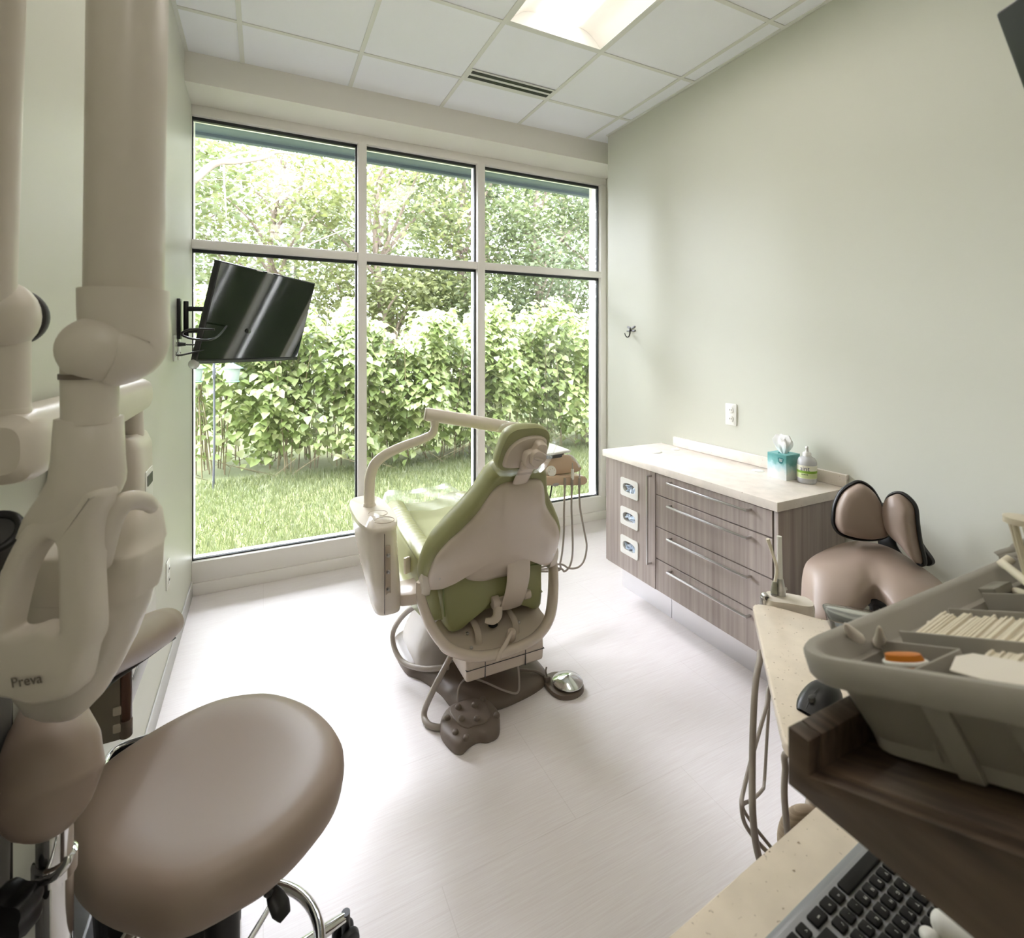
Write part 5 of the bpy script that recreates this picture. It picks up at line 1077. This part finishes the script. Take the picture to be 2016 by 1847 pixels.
# ================================================================ OUTSIDE
ZG = -.15
M_LAWN = mat('lawn_soil', (80, 88, 48), .9, col2=(100, 104, 62), scale=(1.3, 1.3, 1), lo=.35, hi=.65)
gm = MB(); NX, NY = 40, 40
def gz(x, y): return ZG + .03 * math.sin(x * 1.3) * math.sin(y * .9) - .02 + (0 if y < 8 else (y - 8) * .05)
gv = [(-14 + 44 * i / NX, 3.87 + 34 * (j / NY) ** 1.6, gz(-14 + 44 * i / NX, 3.87 + 34 * (j / NY) ** 1.6)) for j in range(NY + 1) for i in range(NX + 1)]
gf = [(j * (NX + 1) + i, j * (NX + 1) + i + 1, (j + 1) * (NX + 1) + i + 1, (j + 1) * (NX + 1) + i) for j in range(NY) for i in range(NX)]
lawn = struct(gm.add(gv, gf), 'lawn', M_LAWN)
def raw(name, verts, faces, m, parent=None, origin=(0, 0, 0), smooth=False):
    o0 = np.array(parent_world(parent) if parent is not None else origin, float)
    me = bpy.data.meshes.new(name); verts = np.asarray(verts, np.float32) - o0.astype(np.float32); faces = np.asarray(faces, np.int32)
    k = faces.shape[1]; me.vertices.add(len(verts)); me.vertices.foreach_set('co', verts.ravel())
    me.loops.add(faces.size); me.loops.foreach_set('vertex_index', faces.ravel()); me.polygons.add(len(faces))
    me.polygons.foreach_set('loop_start', np.arange(0, faces.size, k, dtype=np.int32)); me.update(calc_edges=True)
    if smooth: me.shade_smooth()
    me.materials.append(m); o = bpy.data.objects.new(name, me); COL.objects.link(o)
    if parent is not None: o.parent = parent
    else: o.location = tuple(o0)
    return o
# grass blades
NB = 60000
gy = 4.12 + (7.3 - 4.12) * RNG.random(NB) ** 1.0; gx = -1.6 + RNG.random(NB) * 8.2; gx = gx * (.55 + .45 * (gy - 3.9) / 3.4) + .2
az = RNG.random(NB) * 2 * PI; hgt = .045 + .065 * RNG.random(NB); ln = RNG.normal(0, .03, (NB, 2)); wd2 = .003 + .003 * RNG.random(NB)
bz = np.array([gz(a, b) for a, b in zip(gx, gy)])
b0 = np.stack([gx, gy, bz - .005], 1); sd = np.stack([np.cos(az) * wd2, np.sin(az) * wd2, 0 * az], 1)
tip = b0 + np.stack([ln[:, 0], ln[:, 1], hgt], 1)
gvv = np.stack([b0 - sd, b0 + sd, tip], 1).reshape(-1, 3)
M_GRASS = mat_leaf('grass_blades', [(74, 86, 44), (84, 94, 52), (96, 104, 62), (110, 114, 78)], .4)
tag(raw('grass', gvv, np.arange(NB * 3).reshape(-1, 3), M_GRASS), 'short bright green grass growing over the lawn outside the window', 'grass', kind='stuff')

def leaves(P, D, N, L, W, shape='heart'):
    """arrays of leaf base points, directions, normals, lengths, widths -> folded leaf blades"""
    D = D / np.linalg.norm(D, axis=1, keepdims=True); S = np.cross(D, N); S /= np.linalg.norm(S, axis=1, keepdims=True) + 1e-9; Nn = np.cross(S, D)
    L = L[:, None]; W = W[:, None]; n = len(P)
    if shape == 'heart':
        v = [P, P + D * L * .12 - S * W * .8 + Nn * L * .10, P + D * L * .5 - S * W * .85 + Nn * L * .12, P + D * L - Nn * L * .12, P + D * L * .5 + S * W * .85 + Nn * L * .12, P + D * L * .12 + S * W * .8 + Nn * L * .10, P + D * L * .45]
        f = [(0, 6, 1), (1, 6, 2), (2, 6, 3), (3, 6, 4), (4, 6, 5), (5, 6, 0)]
    else:
        v = [P, P + D * L * .5 - S * W + Nn * L * .1, P + D * L - Nn * L * .1, P + D * L * .5 + S * W + Nn * L * .1]
        f = [(0, 2, 1), (0, 3, 2)]
    vv = np.stack(v, 1).reshape(-1, 3); k = len(v); ff = (np.array(f)[None] + (np.arange(n) * k)[:, None, None]).reshape(-1, 3)
    return vv, ff
M_KNOT = mat_leaf('knotweed_leaf', [(98, 114, 62), (118, 134, 74), (136, 150, 90), (156, 162, 114)], .35, .45)
M_STEM = mat('knotweed_stem', (112, 104, 72), .7, col2=(84, 72, 54), scale=(20, 20, 4))
M_BARK = mat('bark', (132, 118, 104), .9, col2=(98, 86, 76), scale=(30, 30, 6))
def shrub(x, y, w, h, nl, ns, label, group):
    z = gz(x, y); t = thing('knotweed_shrub', (x, y, z), label, 'shrub', group); sm_ = MB(); LP, LD, LN, LL = [], [], [], []
    for i in range(ns):
        bx_, by_ = x + random.uniform(-w, w) * .9, y + random.uniform(-.55, .75); hh = h * random.uniform(.72, 1.04); lx, ly = random.uniform(-.35, .35), random.uniform(-.45, .25)
        p = [V((bx_, by_, z - .02)), V((bx_ + lx * .25, by_ + ly * .2, z + hh * .4)), V((bx_ + lx * .6, by_ + ly * .6, z + hh * .75)), V((bx_ + lx * 1.1, by_ + ly * 1.3, z + hh))]
        sm_.tube(p, [.008, .0075, .006, .003], 6, 2)
    for i in range(ns // 3):
        bx_, by_ = x + random.uniform(-w, w), y + random.uniform(-.75, .1); a = random.uniform(-1.2, 1.2); l = random.uniform(.4, .9)
        sm_.tube([V((bx_, by_, z)), V((bx_ + math.sin(a) * l * .6, by_ - .1, z + .25 * l)), V((bx_ + math.sin(a) * l, by_ - .15, z + .4 * l))], .004, 5, 2)
    sm_.build('stems', M_STEM, t)
    n = nl; f = RNG.random(n); hz = .05 + .95 * f ** .75
    dep = RNG.random(n) ** 1.5
    px_a = x + RNG.uniform(-w * 1.12, w * 1.12, n); front = -.72 + .35 * (hz - .45) ** 2 + .12 * np.sin(px_a * 5) + .14 * np.sin(hz * 11 + px_a * 3)
    py_a = y + front + dep * 1.2; top = h * (1.0 + .09 * np.sin(px_a * 6.1) + .05 * np.sin(px_a * 13)); pz = z + hz * top + RNG.normal(0, .03, n)
    keep = RNG.random(n) < np.clip(.38 + hz * 1.6 + .35 * np.sin(px_a * 4.3 + 1) , .12, 1)
    P_ = np.stack([px_a, py_a, pz], 1)[keep]; n = len(P_); a = RNG.normal(-PI / 2, .9, n)
    D = np.stack([np.cos(a), np.sin(a), -.25 - .5 * RNG.random(n)], 1); N = np.stack([RNG.normal(0, .35, n), RNG.normal(-.25, .3, n), np.ones(n)], 1)
    L = RNG.uniform(.085, .15, n); v, fc = leaves(P_, D, N, L, L * .42)
    raw('foliage', v, fc, M_KNOT, t)
sx = [-.45, .62, 1.7, 2.8, 3.9, 5.0, 6.1]
sl = ['leafy green shrub at the left end of the hedge, behind the bird feeder pole', 'leafy green shrub left of the left window post, second in the hedge', 'leafy shrub just right of the left window post, above the curved light post', 'leafy shrub left of the second window post, above the white boom', 'leafy shrub right of the second window post, above the green headrest', 'leafy shrub above the instrument delivery head in the right pane', 'leafy shrub cut off by the right edge of the window']
for i, (x, l) in enumerate(zip(sx, sl)):
    shrub(x, 7.75 + .15 * math.sin(i * 2) + (.45 if i == 0 else 0), .62, 2.15 + .16 * math.sin(i * 1.7 + 1) + (.0 if i < 6 else -.1), 3000, 30, l, 'knotweed hedge')
# low weeds in front of the hedge
M_TREE = [mat_leaf('tree_leaf_a', [(86, 98, 58), (98, 110, 68), (112, 122, 82), (126, 132, 100)], .45), mat_leaf('tree_leaf_b', [(92, 100, 56), (106, 112, 64), (118, 124, 78), (130, 134, 98)], .45), mat_leaf('tree_leaf_c', [(84, 98, 66), (98, 110, 78), (110, 122, 90), (124, 130, 106)], .45)]
def tree(x, y, h, r, nl, mi, label, leaf=.1, low=.25, clusters=60, sig=.34):
    z = gz(x, y); t = thing('tree', (x, y, z), label, 'tree', None); ph = random.uniform(0, 6)
    tk = [V((x, y, z - .1)), V((x + .1 * math.sin(ph), y, z + h * .3)), V((x + .22 * math.sin(ph + 1), y + .1, z + h * .6)), V((x + .1, y, z + h * .9))]
    MB().tube(tk, [r * .06, r * .05, r * .035, r * .012], 10, 4).build('trunk', M_BARK, t)
    br = MB(); cs = []
    for i in range(clusters):
        a = random.uniform(0, 2 * PI); q = random.uniform(.25, 1) ** .6; zz = random.uniform(low, 1.0); rad = r * q * (math.sin(PI * min(1, max(.08, (zz - low) / (1.06 - low)))) ** .55)
        c = V((x + rad * math.cos(a), y + rad * math.sin(a), z + h * zz)); cs.append(c)
        if i % 4 == 0:
            s0 = V((x + .15 * math.sin(ph), y, max(z + h * .15, c.z - h * .22))); md = s0.lerp(c, .5) + V((random.uniform(-.25, .25), random.uniform(-.2, .2), random.uniform(-.1, .3)))
            br.tube([s0, md, c], [.05, .03, .008], 7, 4)
    br.build('branch', M_BARK, t)
    per = int(nl * 1.7) // clusters; C = np.repeat(np.array([tuple(c) for c in cs]), per, 0); n = len(C)
    P_ = C + RNG.normal(0, 1, (n, 3)) * np.array([sig * 1.25, sig * 1.25, sig * .75])
    a = RNG.random(n) * 2 * PI; D = np.stack([np.cos(a), np.sin(a), RNG.uniform(-.9, .2, n)], 1); N = np.stack([RNG.normal(0, .5, n), RNG.normal(-.2, .5, n), np.ones(n)], 1)
    L = RNG.uniform(.6, 1.3, n) * leaf; v, fc = leaves(P_, D, N, L, L * .34, 'dia'); raw('crown', v, fc, M_TREE[mi], t)
    return t
TR = [(-1.9, 10.5, 6.6, 1.9, 0, 'light green tree at the far left edge of the window', 4200, .3), (.35, 11.2, 6.2, 1.7, 1, 'loose yellow green tree above the television, sky showing through its crown', 3000, .28), (2.5, 10.6, 6.8, 1.9, 1, 'yellow green tree just right of the left window post', 5200, .25), (4.6, 11.0, 6.9, 1.9, 0, 'light green tree just left of the second window post', 5600, .25), (6.7, 10.8, 7.4, 2.0, 2, 'bluish green tree in the middle of the right panes', 6000, .22), (8.9, 11.4, 7.8, 2.1, 0, 'dense green tree at the right edge of the right panes', 6000, .22),
      (-3.6, 15.5, 8.5, 2.8, 2, 'bluish green far tree behind the tree at the left window edge', 4200, .12), (.8, 16.5, 7.2, 2.4, 2, 'bluish green far tree low behind the television', 3600, .1), (3.9, 16, 9.0, 2.6, 0, 'far light green tree behind the one right of the left post', 4600, .12), (7.6, 16.5, 10, 2.9, 1, 'far yellow green tree behind the second window post', 4800, .12), (11.4, 17, 10.5, 3.0, 2, 'far bluish green tree behind the right panes', 5400, .12)]
for x, y, h, r, mi, lab, nl, low in TR: tree(x, y + .9, h * (1.04 if x > 2 else 1), r, nl, mi, lab, leaf=.135 if y < 13 else .2, low=low, sig=.36 if y < 13 else .55)
# the long pale bough reaching across the upper left pane
bo = thing('slender_tree', (-1.1, 8.9, ZG), 'tall slim tree with pale curved bough crossing the upper left pane', 'tree')
w_ = lambda u, v: at(u, v, Y=8.9)
M_BOUGH = mat('pale_bark', (126, 114, 104), .85)
MB().tube([V((-1.2, 8.9, ZG)), V((-1.15, 8.9, 2.0)), w_(330, 400)], [.09, .08, .06], 9, 5).build('trunk', M_BOUGH, bo)
MB().tube([w_(330, 400), w_(385, 352), w_(425, 322), w_(470, 318), w_(520, 310), w_(545, 300), w_(590, 305)], [.06, .055, .05, .042, .034, .024, .012], 9, 6).build('bough', M_BOUGH, bo)
for pts_, r in (([(425, 322), (460, 305), (505, 300), (530, 312)], .022), ([(545, 300), (540, 285), (548, 262)], .016), ([(440, 320), (442, 370), (446, 430)], .018), ([(446, 390), (480, 372), (530, 350)], .011), ([(500, 428), (560, 385), (620, 355)], .014), ([(470, 400), (500, 370), (530, 345)], .009), ([(590, 490), (640, 468), (690, 448)], .014), ([(380, 355), (430, 354), (490, 356)], .007)):
    MB().tube([w_(*p) for p in pts_], [r, r * .8, r * .4] if len(pts_) == 3 else [r, r, r * .7, r * .4], 7, 5).build('branch', M_BOUGH, bo)

# bird feeders on their pole
fp_ = at(420, 962, Z=gz(-.45, 6.75)); FY = fp_.y
pz_ = lambda u, v: at(u, v, Y=FY)
fpz = thing('feeder_pole', fp_, 'thin dark metal pole with two hooked arms standing in the lawn', 'pole')
M_POLE = mat('dark_pole', (70, 72, 78), .5, .3)
MB().tube([fp_ - V((0, 0, .03)), pz_(422, 850), pz_(421, 700)], .012, 10, 2).build('pole', M_POLE, fpz)
MB().cyl(pz_(421.5, 745), pz_(421.5, 725), .018, None, 12, .004).build('collar', M_POLE, fpz)
for s in (-1, 1): MB().tube([pz_(421, 702), pz_(421 + s * 8, 688), pz_(421 + s * 24, 684), pz_(421 + s * 36, 692), pz_(421 + s * 37, 703)], .008, 8).build('hook_arm', M_POLE, fpz)
M_FEED = mat('feeder_mint', (124, 136, 128), .4); M_FEEDR = mat('feeder_roof', (86, 118, 106), .45)
for s, lab in ((-1, 'mint green lantern bird feeder on the left hook, beside the wall edge'), (1, 'mint green lantern bird feeder on the right hook, under the television')):
    c = pz_(421 + s * 37, 735); f_ = thing('bird_feeder', c, lab, 'bird feeder', 'lantern bird feeders')
    k = (c - EYEP).dot(Fv) / FPX
    MB().lathe([(.020 * 0 + k * 3, -k * 15), (k * 3, -k * 13), (k * 19, k * 1), (k * 18, k * 0)][::-1] and [(k * 18.5, -k * -9), (k * 19.5, k * 10), (k * 3, k * 19), (k * 1.5, k * 20)], c, (0, 0, 1), 8).build('roof', M_FEEDR, f_)
    MB().lathe([(k * 10, -k * 15), (k * 11, -k * 13), (k * 13.5, k * 9)], c, (0, 0, 1), 24).build('seed_hopper', M_FEED, f_)
    MB().lathe([(k * 11, -k * 18), (k * 13, -k * 16.5), (k * 12, -k * 15)], c, (0, 0, 1), 24).build('perch_tray', M_FEEDR, f_)
    MB().ring(c + V((0, 0, k * 25)), (0, 1, 0), k * 5.5, k * .8, 20, 6).build('hanger', M_POLE, f_)

# ================================================================ LIGHT AND CAMERA
w = bpy.data.worlds.new('sky'); SC.world = w; w.use_nodes = True
bg = w.node_tree.nodes['Background']; bg.inputs[0].default_value = (.92, .94, 1.1, 1); bg.inputs[1].default_value = 13.5
sl_ = bpy.data.lights.new('sun', 'SUN'); sl_.energy = 50; sl_.angle = math.radians(75); sl_.color = (.97, .96, 1.08)
so_ = bpy.data.objects.new('sun', sl_); COL.objects.link(so_); so_.rotation_euler = V((.42, -.62, -.84)).to_track_quat('-Z', 'Y').to_euler()
cam = bpy.data.cameras.new('camera'); co = bpy.data.objects.new('camera', cam); COL.objects.link(co)
co.location = EYEP; co.rotation_euler = (PI / 2, 0, -YAW)
cam.sensor_width = 36; cam.sensor_fit = 'HORIZONTAL'; cam.lens = FPX * 36 / 2016; cam.shift_x = 0; cam.shift_y = -(923.5 - V0) / 2016; cam.clip_start = .02
cam.dof.use_dof = True; cam.dof.focus_distance = 2.4; cam.dof.aperture_fstop = 5.6
SC.camera = co
vs_ = SC.view_settings; vs_.view_transform = 'Standard'; vs_.look = 'None'; vs_.exposure = .42; vs_.gamma = 1; vs_.use_curve_mapping = False
SC.cycles.transparent_max_bounces = 24
